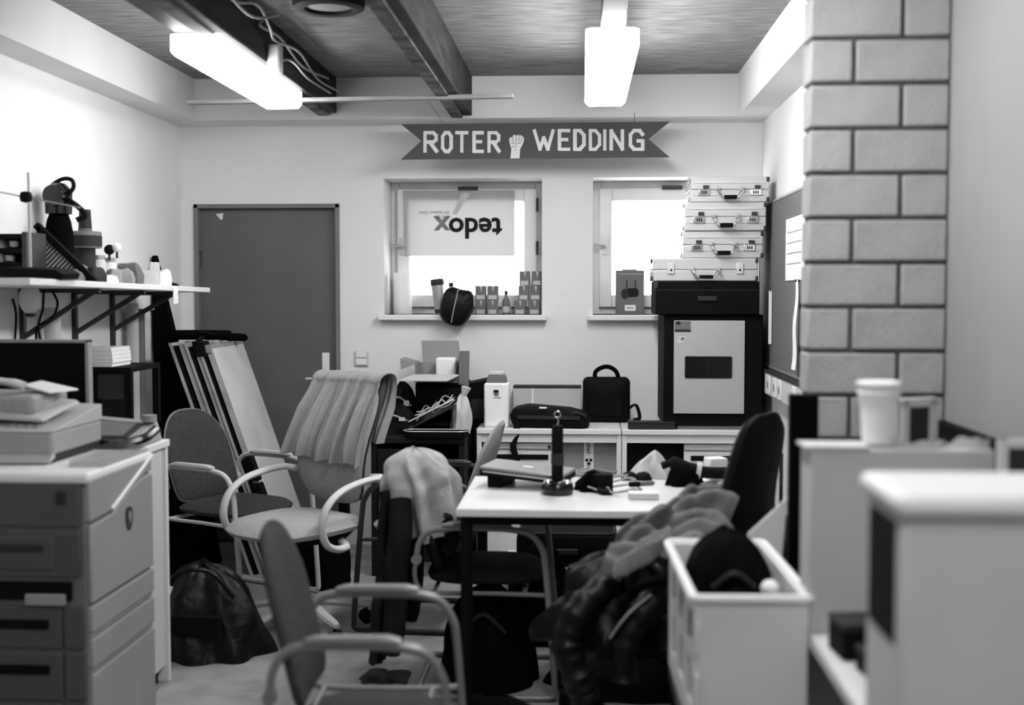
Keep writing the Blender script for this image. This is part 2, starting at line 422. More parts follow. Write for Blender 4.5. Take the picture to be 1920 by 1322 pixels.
# junction box and cables along the left beam
p = at(494, 92, Y=5.2)
jb = T('junction_box', 'small white junction box on the dark beam beside the left lamp', 'junction box', (-1.335, 5.25, 2.5))
G().box(-.026, .03, -.03, .03, -.06, .06).build('box', 'offwhite', jb, bevel=.004)
G().box(-.02, .024, -.034, -.029, -.05, .05).build('lid', 'offwhite', jb, bevel=.002)
cs = [[(-1.34, 4.2, 2.62), (-1.33, 4.6, 2.6), (-1.3, 4.85, 2.64), (-1.29, 5.0, 2.58), (-1.32, 5.2, 2.57), (-1.31, 5.6, 2.6), (-1.33, 6.1, 2.56), (-1.32, 6.6, 2.58)],
      [(-1.32, 4.2, 2.64), (-1.3, 4.7, 2.57), (-1.25, 4.95, 2.62), (-1.29, 5.1, 2.66), (-1.34, 5.02, 2.6), (-1.32, 5.3, 2.6), (-1.34, 5.8, 2.57), (-1.32, 6.3, 2.6)],
      [(-1.335, 5.3, 2.5), (-1.32, 5.5, 2.54), (-1.335, 5.9, 2.53), (-1.33, 6.4, 2.54)]]
for c, l in zip(cs, ('loose grey cable looping high along the dark beam', 'second pale cable curling beside the junction box', 'short pale cable running from the junction box along the beam')):
    tag(G().tube(spl(c, 6), .006, 6).build('cable', 'cable'), l, 'cable', 'cables along the left beam')
# round fixture on the ceiling at the top edge
p = at(616, 2, Z=ZC)
rf = T('round_ceiling_fixture', 'round dark-rimmed fixture on the ceiling at the top edge', 'ceiling fixture', (p.x, p.y, ZC))
G().lathe([(.10, 0), (.10, -.035), (.125, -.04), (.145, -.03), (.15, 0)], n=32).build('rim', 'darkgrey', rf)
G().lathe([(.098, -.002), (.098, -.02), (.05, -.028), (.01, -.03)], n=32).build('cover', 'grey', rf)

# ---------------------------------------------------------------- banner
BNY = 6.70
bn = T('banner_sign', 'dark swallow-tailed banner lettered ROTER WEDDING with a raised fist', 'banner', (0, BNY, 0))
def bp(px, py): q = at(px, py, Y=BNY); return (q.x, q.z)
poly = [bp(752, 233), bp(790, 264), bp(752, 299), bp(1256, 295), bp(1216, 261), bp(1256, 228)]
G().prism(poly, lambda a, b, t: (a, t, b), .012, 0).build('board', 'banner', bn)
LET = {'R': [[(0, 0), (0, 1), (.7, 1), (.95, .85), (.95, .62), (.7, .5), (0, .5)], [(.4, .5), (1, 0)]],
       'O': [[(.3, 0), (0, .2), (0, .8), (.3, 1), (.7, 1), (1, .8), (1, .2), (.7, 0), (.3, 0)]],
       'T': [[(0, 1), (1, 1)], [(.5, 1), (.5, 0)]], 'E': [[(1, 1), (0, 1), (0, 0), (1, 0)], [(0, .52), (.8, .52)]],
       'W': [[(0, 1), (.3, 0), (.5, .62), (.72, 0), (1, 1)]], 'D': [[(0, 0), (0, 1), (.55, 1), (1, .75), (1, .25), (.55, 0), (0, 0)]],
       'I': [[(.5, 0), (.5, 1)]], 'N': [[(0, 0), (0, 1), (1, 0), (1, 1)]], 'G': [[(1, .78), (.75, 1), (.3, 1), (0, .78), (0, .22), (.3, 0), (1, 0), (1, .45), (.6, .45)]]}
def letter(ch, x0, x1, y0, y1):
    g = G(); hw = .0095
    for st in LET[ch]:
        P = [Vector(bp(x0 + 3 + (x1 - x0 - 6) * u, y1 - 3 - (y1 - y0 - 6) * v)) for u, v in st]
        for p, q in zip(P, P[1:]):
            dd = (q - p).normalized(); n = Vector((-dd.y, dd.x)) * hw; e = dd * hw * .7
            k = random.uniform(.9, 1.1); n *= k
            g.prism([p - e - n, q + e - n, q + e + n, p - e + n], lambda a, b, t: (a, t, b), -.004 - random.uniform(0, .0006), 0)
    g.build('letter', 'letter', bn, smooth=False)
for ch, x0, x1 in (('R', 794, 822), ('O', 827, 849), ('T', 853, 879), ('E', 886, 908), ('R', 914, 939)): letter(ch, x0, x1, 246, 287)
for ch, x0, x1 in (('W', 999, 1040), ('E', 1046, 1070), ('D', 1075, 1098), ('D', 1104, 1127), ('I', 1130, 1138), ('N', 1143, 1170), ('G', 1179, 1208)): letter(ch, x0, x1, 242, 283)
fist = [(957, 297), (959, 280), (956, 270), (954.5, 262), (957, 257), (961, 258), (962, 253.5), (967, 253), (968, 255), (972, 252.5), (974, 254.5), (978, 253.5), (979, 256), (982, 257), (982.5, 263), (980, 271), (975.5, 279), (974, 297)]
fp = G().prism([bp(*q) for q in fist][::-1], lambda a, b, t: (a, t, b), -.003, 0).build('painted_fist', 'letter', bn)
for q in ([(961, 258), (962.5, 268)], [(967.5, 255), (968, 267)], [(973.5, 255), (973, 267)], [(978.5, 257), (977, 267)], [(958, 268), (966, 270), (977, 268)], [(960, 276), (969, 274)], [(965, 283), (968, 279)]):
    g = G()
    for p, r in zip(q, q[1:]): A_, B_ = bp(*p), bp(*r); g.bar((A_[0], -.0035, A_[1]), (B_[0], -.0035, B_[1]), .003, .004, (0, 1, 0))
    g.build('brush_line', 'ink_mid', fp)
a = at(830, 230, Y=BNY)
tag(G().tube([(a.x, BNY + .005, a.z), (a.x - .004, 6.05, 2.452)], .0016, 5).build('hanging_wire', 'steel_dark'), 'thin wire from the wooden lath to the banner', 'wire')
a2 = at(1190, 229, Y=BNY)
tag(G().tube([(a2.x, BNY + .005, a2.z - .004), (a2.x, BNY + .01, ZU + .001), (a2.x, BNY + .028, ZU + .02)], .0016, 5).build('hanging_wire', 'steel_dark'), 'short wire holding the right end of the banner', 'wire')

# ---------------------------------------------------------------- translucent bag taped in the left window
yb = wy - .012
def wp(px, py): q = at(px, py, Y=yb); return (q.x, q.z)
x0, z1 = wp(757, 358); x1, z0 = wp(965, 480)
pb = T('plastic_bag_poster', 'translucent shop bag taped upside down in the left window', 'plastic bag', ((x0 + x1) / 2, yb, (z0 + z1) / 2))
w_, h_ = x1 - x0, z1 - z0
G().sheet(lambda u, v: ((u - .5) * w_, .003 * math.sin(u * 9 + v * 5) + .002 * math.sin(v * 17), (v - .5) * h_), 24, 16, .0015).build('bag_sheet', 'plastic_bag', pb)
def loc(px, py): q = wp(px, py); return (q[0] - (x0 + x1) / 2, -.009, q[1] - (z0 + z1) / 2)
R180 = (PI / 2, PI, 0)
text('printed_word', 'tedo', .17, 'ink', pb, loc(891, 426), R180, off=.0045)
text('printed_letter', 'x', .17, 'ink_mid', pb, loc(829, 423), R180, off=.0045)
text('printed_line', 'für kleines Geld', .028, 'ink_mid', pb, loc(814, 399), R180)
text('printed_line', 'und das', .028, 'ink_mid', pb, loc(829, 407), R180)
pl = [loc(848, 402), loc(856, 402), loc(883, 362), loc(866, 362)]
G().prism([(p[0], p[2]) for p in pl], lambda a, b, t: (a, t, b), -.0085, -.0075).build('printed_stroke', 'paper_dim', pb)

# ---------------------------------------------------------------- things on the left window sill
SZ = WZ[0]
def sill(px, Y): return at(px, 580, Y=Y).x
o = T('kitchen_roll', 'thick white paper roll standing at the left end of the window sill', 'paper roll', (sill(755, 7.12), 7.12, SZ))
G().lathe([(.02, .0), (.052, 0), (.054, .004), (.054, .242), (.052, .245), (.02, .245)], n=28).build('roll', 'paper', o)
G().lathe([(.019, .001), (.019, .2455)], n=16).build('core', 'card', o)
o = T('thermos_mug', 'brushed steel travel mug with dark lid leaning on the window sill', 'mug', (sill(826, 7.03), 7.03, SZ), rot=(0, -.1, 0))
G().lathe([(.026, .0), (.03, .004), (.038, .17), (.038, .175)], n=24).build('mug_body', 'steel', o)
G().lathe([(.0385, .172), (.040, .178), (.040, .2), (.036, .208), (.01, .21)], n=24).build('lid', 'darkgrey', o)
G().lathe([(.03, .008), (.0308, .012), (.032, .03), (.031, .032)], n=24).build('base_ring', 'darkgrey', o)
o = T('small_bottle', 'small pale bottle with dark cap behind the travel mug', 'bottle', (sill(846, 7.16), 7.16, SZ))
G().lathe([(.024, 0), (.026, .004), (.026, .12), (.012, .15), (.012, .165)], n=20).build('bottle_body', 'grey', o)
G().lathe([(.0135, .16), (.0135, .185), (.01, .188)], n=16).build('cap', 'black', o)
# black pouch hanging over the edge
pc = at(854, 575, Y=6.90)
o = T('camera_pouch', 'black padded pouch with a pale seam hanging over the window sill', 'pouch', tuple(pc))
out = [(-.085, .02), (-.06, .09), (-.02, .115), (.03, .10), (.095, .085), (.105, .02), (.10, -.03), (.06, -.09), (.02, -.115), (-.05, -.10), (-.09, -.05)]
out = [(p.x, p.y) for p in spl([(a, b, 0) for a, b in out], 3, True)]
G().pad(out[::-1], [(0, -.052), (.45, -.05), (.8, -.036), (.95, -.018), (1, 0), (.95, .018), (.8, .032), (0, .04)], lambda a, b, t: (a, t, b)).build('pouch_body', 'leather', o)
G().tube(spl([(.02, -.02, .108), (.01, -.048, .05), (-.005, -.055, -.02), (-.02, -.038, -.09)], 5), .004, 6).build('seam', 'grey', o)
G().tube(spl([(-.03, .03, .09), (-.03, .06, .115), (-.02, .16, .068)], 5), .008, 6, flat=.3).build('strap', 'black', o)
# little cartons
def carton(px0, px1, py0, py1, Y, label, dark=False):
    a, b = at(px0, py1, Y=Y), at(px1, py0, Y=Y)
    t = T('tea_carton', label, 'carton', ((a.x + b.x) / 2, Y + .035, round(a.z, 4)), group='small cartons on the window sill')
    w2, h = (b.x - a.x) / 2, b.z - a.z
    G().box(-w2, w2, -.035, .035, 0, h).build('box', 'midgrey', t, bevel=.0015)
    G().box(-w2 * .72, w2 * .72, -.0365, -.0345, h * .05, h * .36).build('label_panel', 'grey', t)
    G().prism([(-w2 * .15, h * .97), (w2 * .3, h * .97), (w2 * .12, h * .55)], lambda a, b, c: (a, c, b), -.0362, -.0345).build('tear_tab', 'card_light', t)
    return t
CH = at(900, 557, Y=7.05).z - SZ
rows = [((891, 912), (914, 935)), ((964, 986), (991, 1014))]
Yc = 7.06
s_ = FPX / 7.06
def carts(c, lab):
    for (px0, px1, lev, l) in c:
        a = at(px0, 580, Y=Yc).x; b = at(px1, 580, Y=Yc).x
        t = T('tea_carton', l, 'carton', ((a + b) / 2, Yc + .035, SZ + lev * .0845), group=lab)
        w2, h = (b - a) / 2, .084
        G().box(-w2, w2, -.035, .035, 0, h).build('box', 'midgrey', t, bevel=.0015)
        G().box(-w2 * .75, w2 * .75, -.0365, -.0345, h * .05, h * .34).build('label_panel', 'card_light', t)
        G().prism([(-w2 * .15, h * .97), (w2 * .3, h * .97), (w2 * .12, h * .55)], lambda a, b, c: (a, c, b), -.0362, -.0345).build('tear_tab', 'card_light', t)
carts([(891, 911, 0, 'small carton, bottom left of the low stack beside the black pouch'), (913, 933, 0, 'small carton, bottom right of the low stack beside the bottle'),
       (891, 911, 1, 'small carton, top left of the low stack beside the black pouch'), (913, 934, 1, 'small carton, top right of the low stack of four')], 'low stack of cartons')
carts([(964, 985, 0, 'small carton, bottom left of the tall stack at the window corner'), (991, 1012, 0, 'small carton, bottom right of the tall stack at the window corner'),
       (972, 991, 1, 'small carton, middle left of the tall stack at the window corner'), (993, 1014, 1, 'small carton, middle right of the tall stack at the window corner'),
       (974, 993, 2, 'small carton, top left of the tall stack at the window corner'), (997, 1016, 2, 'small carton, top right of the tall stack at the window corner')], 'tall stack of cartons')
o = T('sauce_bottle', 'little round-bellied bottle between the two stacks of cartons', 'bottle', (sill(949, 7.09), 7.09, SZ))
G().lathe([(.02, 0), (.024, .004), (.024, .06), (.02, .085), (.009, .105), (.008, .125)], n=20).build('bottle_body', 'midgrey', o)
G().lathe([(.0245, .012), (.0248, .014), (.0248, .045), (.0245, .047)], n=20).build('label_band', 'card_light', o)
G().lathe([(.010, .118), (.010, .138), (.007, .14)], n=14).build('cap', 'darkgrey', o)
# box with a device print on the right window sill
a, b = at(1155, 583, Y=7.04), at(1208, 507, Y=7.04)
o = T('product_box', 'dark printed box showing a lens on the right window sill', 'box', ((a.x + b.x) / 2, 7.04, SZ))
w2, h = (b.x - a.x) / 2, b.z - SZ
G().box(-w2, w2, 0, .1, 0, h).build('carton_body', 'midgrey', o, bevel=.002)
G().box(-w2 * .55, w2 * .5, .046, .054, h, h + .008).build('hang_tab', 'grey', o)
fy = lambda a, b, t: (a, t, b)
G().prism(rrect(.075, .052, .02), lambda a, b, t: (a + .012, t, b + h * .5), -.0012, .0005).build('printed_body', 'ink', o)
G().prism(sellipse(.022, .03, 2, 20), lambda a, b, t: (a - .03, t, b + h * .47), -.002, .0005).build('printed_lens', 'darkgrey', o)
for dx in (-.02, .03): G().box(dx - .003, dx + .003, -.0014, .0005, h * .6, h * .78).build('printed_strap', 'ink', o)
G().box(-.03, .032, -.0014, .0005, h * .09, h * .22).build('label', 'paper', o)
for k in range(4): G().box(-.018 + k * .01, -.012 + k * .01, -.0022, -.001, h * .13, h * .18).build('label_mark', 'ink_mid', o)
G().box(-w2 * .85, w2 * .85, -.0014, .0005, h * .9, h * .94).build('printed_band', 'card', o)

# ================================================================== left wall shelf and what stands on it
def shz(Y): return 1.535 - (Y - 4.35) * .0135          # upper face of the sagging board
sh = T('wall_shelf', 'long pale shelf board on dark brackets along the left wall', 'shelf', (0, 0, 0))
SX0, SX1, SY0, SY1 = LX, -1.935, 4.15, 6.22
G().hexa([(SX0, SY0, shz(SY0) - .025), (SX1, SY0, shz(SY0) - .025), (SX1, SY1, shz(SY1) - .025), (SX0, SY1, shz(SY1) - .025)],
         [(SX0, SY0, shz(SY0)), (SX1, SY0, shz(SY0)), (SX1, SY1, shz(SY1)), (SX0, SY1, shz(SY1))]).build('board', 'white', sh, bevel=.003)
for yb_ in (4.93, 5.45, 5.9):
    z = shz(yb_) - .025
    g = G().box(LX, LX + .02, yb_ - .013, yb_ + .013, 1.2, z); g.box(LX, -2.0, yb_ - .013, yb_ + .013, z - .018, z)
    br = g.build('bracket', 'steel_dark', sh)
    G().bar((LX + .015, yb_, 1.30), (-2.03, yb_, z - .015), .02, .02).build('brace', 'steel_dark', br)
p = at(329, 548, X=SX1 + .003)
G().box(SX1 + .001, SX1 + .004, p.y - .03, p.y + .035, shz(p.y) - .085, shz(p.y) - .005).build('price_tag', 'paper', sh)

def on(px, py, Y, dz=0): q = at(px, py, Y=Y); return (q.x, Y, shz(Y) + dz)
# retort stand
o = T('clamp_stand', 'thin steel clamp stand with a black knob at the left end of the shelf', 'stand', on(57, 500, 4.6, .0))
G().tube([(0, 0, 0), (0, 0, .42)], .006, 8).build('rod', 'steel', o)
G().tube([(-.12, 0, .345), (.19, .03, .285)], .0035, 6).build('cross_rod', 'steel', o)
G().lathe([(.004, -.022), (.02, -.018), (.024, 0), (.02, .018), (.004, .022)], (-.012, 0, .325), 14).build('clamp_knob', 'black', o)
G().box(-.05, .05, -.05, .05, 0, .008).build('foot', 'steel_dark', o)
# slotted crate
cx, cy_, cz = on(48, 500, 4.82)
o = T('slotted_crate', 'black crate with three open slots at the left end of the shelf', 'crate', (cx - .02, cy_, cz), rz=0)
for k in range(4): G().box(-.16, .06, -.08, .1, k * .057, k * .057 + .022).build('tier', 'black', o, bevel=.004)
G().box(.045, .062, -.082, .1, 0, .2).build('corner_post', 'steel_dark', o)
g = G().box(-.16, -.14, -.08, .1, 0, .2); g.box(-.16, .06, .085, .1, 0, .2); g.build('back_panel', 'black', o)
for k in range(3): G().lathe([(.004, 0), (.018, .004), (.02, .026), (.01, .03)], (-.05 + .02 * k, -.03, .024 + k * .057), 12).build('pale_roll', 'offwhite', o)
# perforated letter rack: sloping wedge with slots
q0 = on(74, 500, 5.0)
o = T('perforated_rack', 'black perforated metal rack with diagonal slots on the shelf', 'rack', q0)
wed = [(0, 0), (.225, 0), (.0, .225)]
G().prism(wed[::-1], lambda a, b, t: (a, t, b), .004, .007).build('paper_behind', 'paper', o)
G().bar((0, 0, .008), (.235, 0, .008), .03, .016).build('frame_bar', 'black', o); G().bar((.004, 0, 0), (.004, 0, .235), .016, .03, (0, 1, 0)).build('frame_bar', 'steel_dark', o); G().bar((-.01, 0, .245), (.245, 0, .0), .03, .026).build('frame_bar', 'black', o)
for k in range(-11, 12):
    c = k * .021; p0 = (max(c, 0), 0, max(-c, 0)); p1 = ((.225 + c) / 2, 0, (.225 - c) / 2)
    if abs(c) < .205: G().bar(p0, p1, .003, .0085, (0, 1, 0)).build('slat', 'black', o)
# black dummy head with headphones
o = T('headphones_on_can', 'black round canister wearing black headphones on the shelf', 'headphones', on(112, 500, 5.12))
G().lathe([(.05, 0), (.058, .01), (.062, .2), (.05, .27), (.035, .31), (.01, .32)], n=24).build('canister', 'black_matte', o)
G().lathe([(.01, 0), (.045, .004), (.05, .03), (.04, .05), (.01, .055)], (0, 0, 0), 20, lambda x, y, z: (x + .005, z - .075, y + .375)).build('ear_cup', 'black_gloss', o)
G().tube(spl([(.045, -.03, .37), (.075, -.02, .41), (.06, .0, .445), (.02, .0, .45), (-.03, .0, .42), (-.04, 0, .38)], 6), .009, 8).build('headband', 'black', o)
G().lathe([(.015, .29), (.055, .3), (.058, .40), (.03, .43), (.008, .435)], n=20).build('dome', 'black_gloss', o)
G().tube(spl([(.05, -.03, .36), (.10, -.04, .33), (.135, -.04, .29), (.10, -.05, .27)], 5), .012, 8).build('spout', 'black', o)
# round tin with an upright cylinder on top
o = T('round_tin', 'wide round dark tin on the shelf under an upright dark cup', 'tin', on(158, 500, 5.38))
G().lathe([(.05, 0), (.05, .165)], n=20).build('pedestal', 'darkgrey', o)
G().lathe([(.075, .165), (.078, .17), (.078, .235), (.074, .24), (.01, .242)], n=28).build('tin_body', 'midgrey', o)
G().lathe([(.0775, .172), (.0795, .174), (.0795, .22), (.0775, .222)], n=28).build('dark_band', 'darkgrey', o)
q = on(161, 500, 5.38); o = T('dark_cup', 'upright dark cup standing on top of the round tin', 'cup', (q[0] + .0, q[1], q[2] + .2425))
G().lathe([(.018, 0), (.03, .002), (.025, .095), (.022, .097), (.021, .09)], n=20).build('cup_body', 'darkgrey', o)
G().lathe([(.0305, 0), (.0315, .004), (.0305, .01)], n=20).build('cup_rim', 'midgrey', o)
# jars and balls
for px, Y, r, h, l, m in ((185, 5.5, .035, .13, 'white glass jar with printed figures on the shelf', 'offwhite'), (205, 5.56, .032, .12, 'second white jar right of the printed jar on the shelf', 'white')):
    o = T('white_jar', l, 'jar', on(px, 500, Y), group='white jars on the shelf')
    G().lathe([(r * .8, 0), (r, .006), (r, h * .8), (r * .8, h * .92), (r * .8, h)], n=22).build('jar_body', m, o)
    G().lathe([(r * .82, h - .012), (r * .86, h - .01), (r * .86, h + .008), (r * .3, h + .01)], n=22).build('lid', 'steel', o)
    for k in range(3): G().box(-.02 + k * .014, -.012 + k * .014, -r - .001, -r * .9, h * .25, h * .6).build('printed_mark', 'ink_mid', o)
qa = on(200, 500, 5.5)
for dx, dz, r, m, l in ((0.002, .165, .024, 'black', 'black ball resting on the white jars on the shelf'), (.038, .175, .022, 'white', 'white ball beside the black ball above the jars')):
    n = 10; pr = [(max(.001, r * math.sin(PI * k / n)), -r * math.cos(PI * k / n)) for k in range(n + 1)]
    o = T('knob_ball', l, 'ball', (qa[0] + dx, qa[1] + .03, qa[2] + dz), group='balls above the jars')
    G().lathe(pr, n=20).build('ball', m, o); G().tube([(0, 0, -r * .8), (0, 0, -.05)], .006, 8).build('stem', 'steel_dark', o)
# packets and papers along the shelf
packs = [(128, 4.95, .12, .08, .035, .1, 'midgrey', 'flat grey packet lying at the foot of the perforated rack'), (170, 5.2, .11, .09, .05, -.3, 'darkgrey', 'dark wrapped packet on the shelf below the tin'),
         (200, 5.45, .1, .08, .03, .5, 'paper', 'crumpled white packet on the shelf below the jars'), (226, 5.66, .13, .06, .05, .2, 'grey', 'grey paper bag on the shelf right of the jars'),
         (243, 5.75, .12, .06, .075, -.2, 'midgrey', 'tilted grey envelope bundle on the shelf before the leaning black board'), (272, 5.85, .12, .08, .05, .4, 'paper_dim', 'pale crumpled paper bag on the shelf, second from the free end'),
         (302, 5.98, .09, .07, .055, .9, 'paper', 'white crumpled paper near the free end of the shelf'), (312, 6.02, .12, .06, .014, -.1, 'black', 'flat black folder at the free end of the shelf'),
         (148, 5.08, .07, .06, .05, .8, 'paper_dim', 'pale folded paper between the rack and the dark packet'), (186, 5.28, .06, .05, .045, .2, 'offwhite', 'small pale packet under the round tin'),
         (214, 5.50, .07, .05, .05, 1.1, 'card', 'brown paper packet below the white jars'), (288, 5.92, .06, .05, .08, .5, 'paper_dim', 'crumpled pale bag, third from the free end of the shelf'),
         (60, 4.45, .3, .16, .03, .0, 'black', 'black folded cloth hanging over the near end of the shelf')]
for px, Y, sx, sy, sz, rz, m, l in packs:
    q = on(px, 520, Y); x = min(q[0], SX1 - sx / 2 + .02) if m != 'black' or Y > 5 else min(q[0], SX1 - .1)
    o = T('packet', l, 'packet', (x, Y, q[2]), rz=rz, group='packets on the shelf')
    sd = px * .37
    def pf(a, b, t, sx=sx, sy=sy, sz=sz, sd=sd): return (a + .012 * fbm(b * 30 + sd, t * 30), b + .01 * fbm(a * 30, sd), max(0.0, t * sz * 1.5 + sz * .45 * fbm(a * 25 + sd, b * 25)))
    G().pad(rrect(sx, sy, .012, 5), [(0, 1.0), (.5, 1.0), (.85, .9), (1, .5), (1, .1), (.9, 0), (0, 0)], pf).build('packet_body', m, o)
    G().bar((-sx * .3, -sy * .1, sz * 1.45), (sx * .3, sy * .1, sz * 1.5), .02, .006).build('fold', 'paper_dim' if m != 'black' else 'darkgrey', o)
# round white lantern and tubes under the shelf
p = at(56, 560, Y=4.75)
o = T('paper_lantern', 'white round paper lantern hanging under the shelf', 'lantern', (p.x, 4.75, p.z))
n = 12; pr = [(max(.004, .042 * math.sin(PI * k / n)), -.063 * math.cos(PI * k / n)) for k in range(n + 1)]
G().lathe(pr, n=24).build('shade', 'paper', o); G().tube([(0, 0, .06), (0, 0, shz(4.75) - .025 - p.z)], .003, 6).build('cord', 'black', o)
G().lathe([(.02, -.06), (.021, -.07), (.006, -.075)], n=16).build('bottom_ring', 'darkgrey', o)
for px, Y, r, h, m, l in ((226, 6.05, .03, 1.43, 'offwhite', 'tall white cardboard tube standing under the shelf'), (250, 6.12, .033, 1.40, 'midgrey', 'tall grey cardboard tube beside the leaning black board'), (72, 5.1, .035, 1.42, 'offwhite', 'pale cardboard tube standing behind the monitor')):
    x = max(at(px, 620, Y=Y).x, LX + r + .025)
    o = T('cardboard_tube', l, 'tube', (x, Y, 0), group='cardboard tubes under the shelf')
    G().lathe([(r * .9, 0), (r, .002), (r, h), (r * .9, h), (r * .9, h - .05)], n=20).build('tube_body', m, o); G().lathe([(r * .88, h - .02), (r * .3, h - .018)], n=20).build('end_cap', 'darkgrey', o)
for pts, l in (([(98, 545), (108, 570), (95, 600), (70, 612), (68, 640)], 'black cable drooping from the shelf near the lantern'), ([(82, 545), (80, 580), (72, 610), (76, 640)], 'black cable hanging straight behind the monitor'), ([(24, 560), (30, 590), (28, 640)], 'black cable hanging at the far left under the shelf')):
    tag(G().tube(spl([at(x, y, Y=4.85) for x, y in pts], 5), .005, 6).build('cable', 'black'), l, 'cable', 'cables under the shelf')
# leaning black board
a, b, c, dd = at(250, 478, Y=6.45), at(291, 473, Y=6.45), at(262, 620, Y=6.45), at(326, 620, Y=6.45)
def lp(z, s): # left/right edge at height z
    k = (a.z - z) / (a.z - c.z)
    xl = a.x + (c.x - a.x) * min(k, 1) + max(0, k - 1) * .075; xr = b.x + (dd.x - b.x) * k * (1 if k < 1 else 1 - (k - 1) * .05)
    return xl if s < 0 else xr
prof = [(lp(z, -1), z) for z in (0.0, .4, .8, 1.2, 1.68)] + [(lp(z, 1), z) for z in (1.69, 1.2, .8, .4, 0.0)]
o = T('leaning_black_board', 'tall black tapered board leaning in the left corner', 'board', (0, 6.45, 0))
G().prism(prof[::-1], lambda x, z, t: (max(x, LX + .01), t, z), 0, .05).build('panel', 'black_matte', o, bevel=.01)
p = at(284, 577, Y=6.45); G().box(p.x - .016, p.x + .016, -.004, .002, p.z - .012, p.z + .012).build('sticker', 'grey', o)

# ================================================================== copier, cabinet and machines on the left
cp = T('office_copier', 'tall beige office copier with paper drawers in the left foreground', 'copier', (-1.90, 3.825, 0))
cx0, cx1, cy0, cy1 = -.40, .413, -.275, .275
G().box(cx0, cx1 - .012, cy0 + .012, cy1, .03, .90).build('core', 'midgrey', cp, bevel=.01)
# side skin: upper panel with curved top line, then drawer ends
side = lambda y, z, t: (t, y, z)
up = [(cy0 + .015, .535), (cy1, .535), (cy1, .86)] + [(cy1 - .02 - .33 * k / 8, .86 - .075 * (k / 8) ** 2) for k in range(9)] + [(cy0 + .015, .775)]
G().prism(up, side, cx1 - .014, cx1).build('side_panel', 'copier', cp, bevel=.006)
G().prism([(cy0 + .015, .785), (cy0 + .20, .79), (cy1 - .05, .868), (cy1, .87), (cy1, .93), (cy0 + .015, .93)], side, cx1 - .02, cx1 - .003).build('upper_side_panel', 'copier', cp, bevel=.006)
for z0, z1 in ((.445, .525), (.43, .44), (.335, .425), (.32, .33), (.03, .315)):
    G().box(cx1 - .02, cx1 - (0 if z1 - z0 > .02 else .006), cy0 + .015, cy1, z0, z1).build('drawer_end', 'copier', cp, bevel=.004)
sh_ = spl([(-.012, .035, 0), (.014, .032, 0), (.022, .005, 0), (.014, -.03, 0), (.0, -.042, 0), (-.016, -.022, 0), (-.021, .012, 0)], 3, True)
bz, byy = .745, .045
bd = G().prism([(p.x, p.y) for p in sh_], lambda a, b, t: (t, a * 1.35 + byy, b + bz), cx1 - .002, cx1 + .004).build('badge', 'black_gloss', cp)
G().prism([(p.x * .45, p.y * .45) for p in sh_], lambda a, b, t: (t, a + byy, b + bz + .006), cx1 + .003, cx1 + .006).build('badge_mark', 'grey', bd)
# front: door panels, slot, drawers
G().box(cx0, cx1 - .03, cy0, cy0 + .014, .62, .765).build('front_door', 'copier_front_shade', cp, bevel=.005)
G().box(cx0, cx1 - .03, cy0, cy0 + .014, .775, .91).build('control_front', 'copier_front_shade', cp, bevel=.005)
G().box(cx0, cx1 - .11, cy0 - .006, cy0 + .006, .645, .745).build('cover_plate', 'copier_front_shade', cp, bevel=.004)
G().box(cx0 + .1, cx1 - .14, cy0 - .011, cy0 - .002, .70, .722).build('recess_handle', 'darkgrey', cp, bevel=.003)
G().box(cx0, cx1 - .06, cy0 - .002, cy0 + .014, .55, .605).build('paper_slot', 'black', cp)
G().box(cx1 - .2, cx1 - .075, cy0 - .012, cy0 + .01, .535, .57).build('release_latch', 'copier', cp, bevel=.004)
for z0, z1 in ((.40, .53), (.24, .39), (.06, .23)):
    dr = G().box(cx0, cx1 - .09, cy0, cy0 + .014, z0, z1).build('drawer', 'copier_front_shade', cp, bevel=.005)
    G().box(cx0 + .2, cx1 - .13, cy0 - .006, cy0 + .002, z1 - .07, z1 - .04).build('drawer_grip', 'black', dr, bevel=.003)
    G().box(cx1 - .085, cx1 - .02, cy0, cy0 + .014, z0, z1).build('corner_cover', 'copier_front_shade', cp, bevel=.005)
# top deck and folded side tray
G().box(cx0, cx1, cy0, cy1, .905, .94).build('top_deck', 'white', cp, bevel=.012)
G().hexa([(.30, -.16, .94), (.412, -.16, .94), (.412, .26, .94), (.30, .26, .94)], [(.30, -.15, .965), (.405, -.15, .95), (.405, .25, .95), (.30, .25, .985)]).build('bypass_tray', 'clear_plastic', cp, bevel=.004)
G().tube([(.415, -.10, .80), (.418, .255, .925)], .006, 8).build('tray_edge', 'white', cp)
G().box(cx1 - .1, cx1 - .07, cy0 - .006, cy0 + .002, .845, .885).build('key_switch', 'darkgrey', cp, bevel=.004)
for k in range(4): G().tube([(cx0 + .06 + (k % 2) * .68, cy0 + .07 + (k // 2) * .4, 0), (cx0 + .06 + (k % 2) * .68, cy0 + .07 + (k // 2) * .4, .035)], .025, 12).build('foot', 'black', cp)

cb = T('low_cabinet', 'white low cabinet with pale top behind the copier', 'cabinet', (-1.965, 4.30, 0))
CT = .93
G().box(-.395, .405, -.19, .19, CT - .027, CT).build('top', 'white', cb, bevel=.003)
G().box(-.395, .38, -.185, .165, .06, CT - .027).build('body', 'offwhite', cb)
G().box(-.395, .398, .168, .186, 0, CT - .027).build('side_panel', 'white', cb, bevel=.002)
G().box(-.395, .398, -.19, -.186, 0, CT - .027).build('side_panel', 'white', cb)
dr = G().box(.381, .392, -.18, .14, .07, CT - .032).build('door', 'offwhite', cb, bevel=.002)
G().bar((.40, -.13, .45), (.40, -.13, .58), .012, .012).build('handle', 'steel', dr)
G().box(-.38, .36, -.17, .15, 0, .06).build('plinth', 'black', cb)
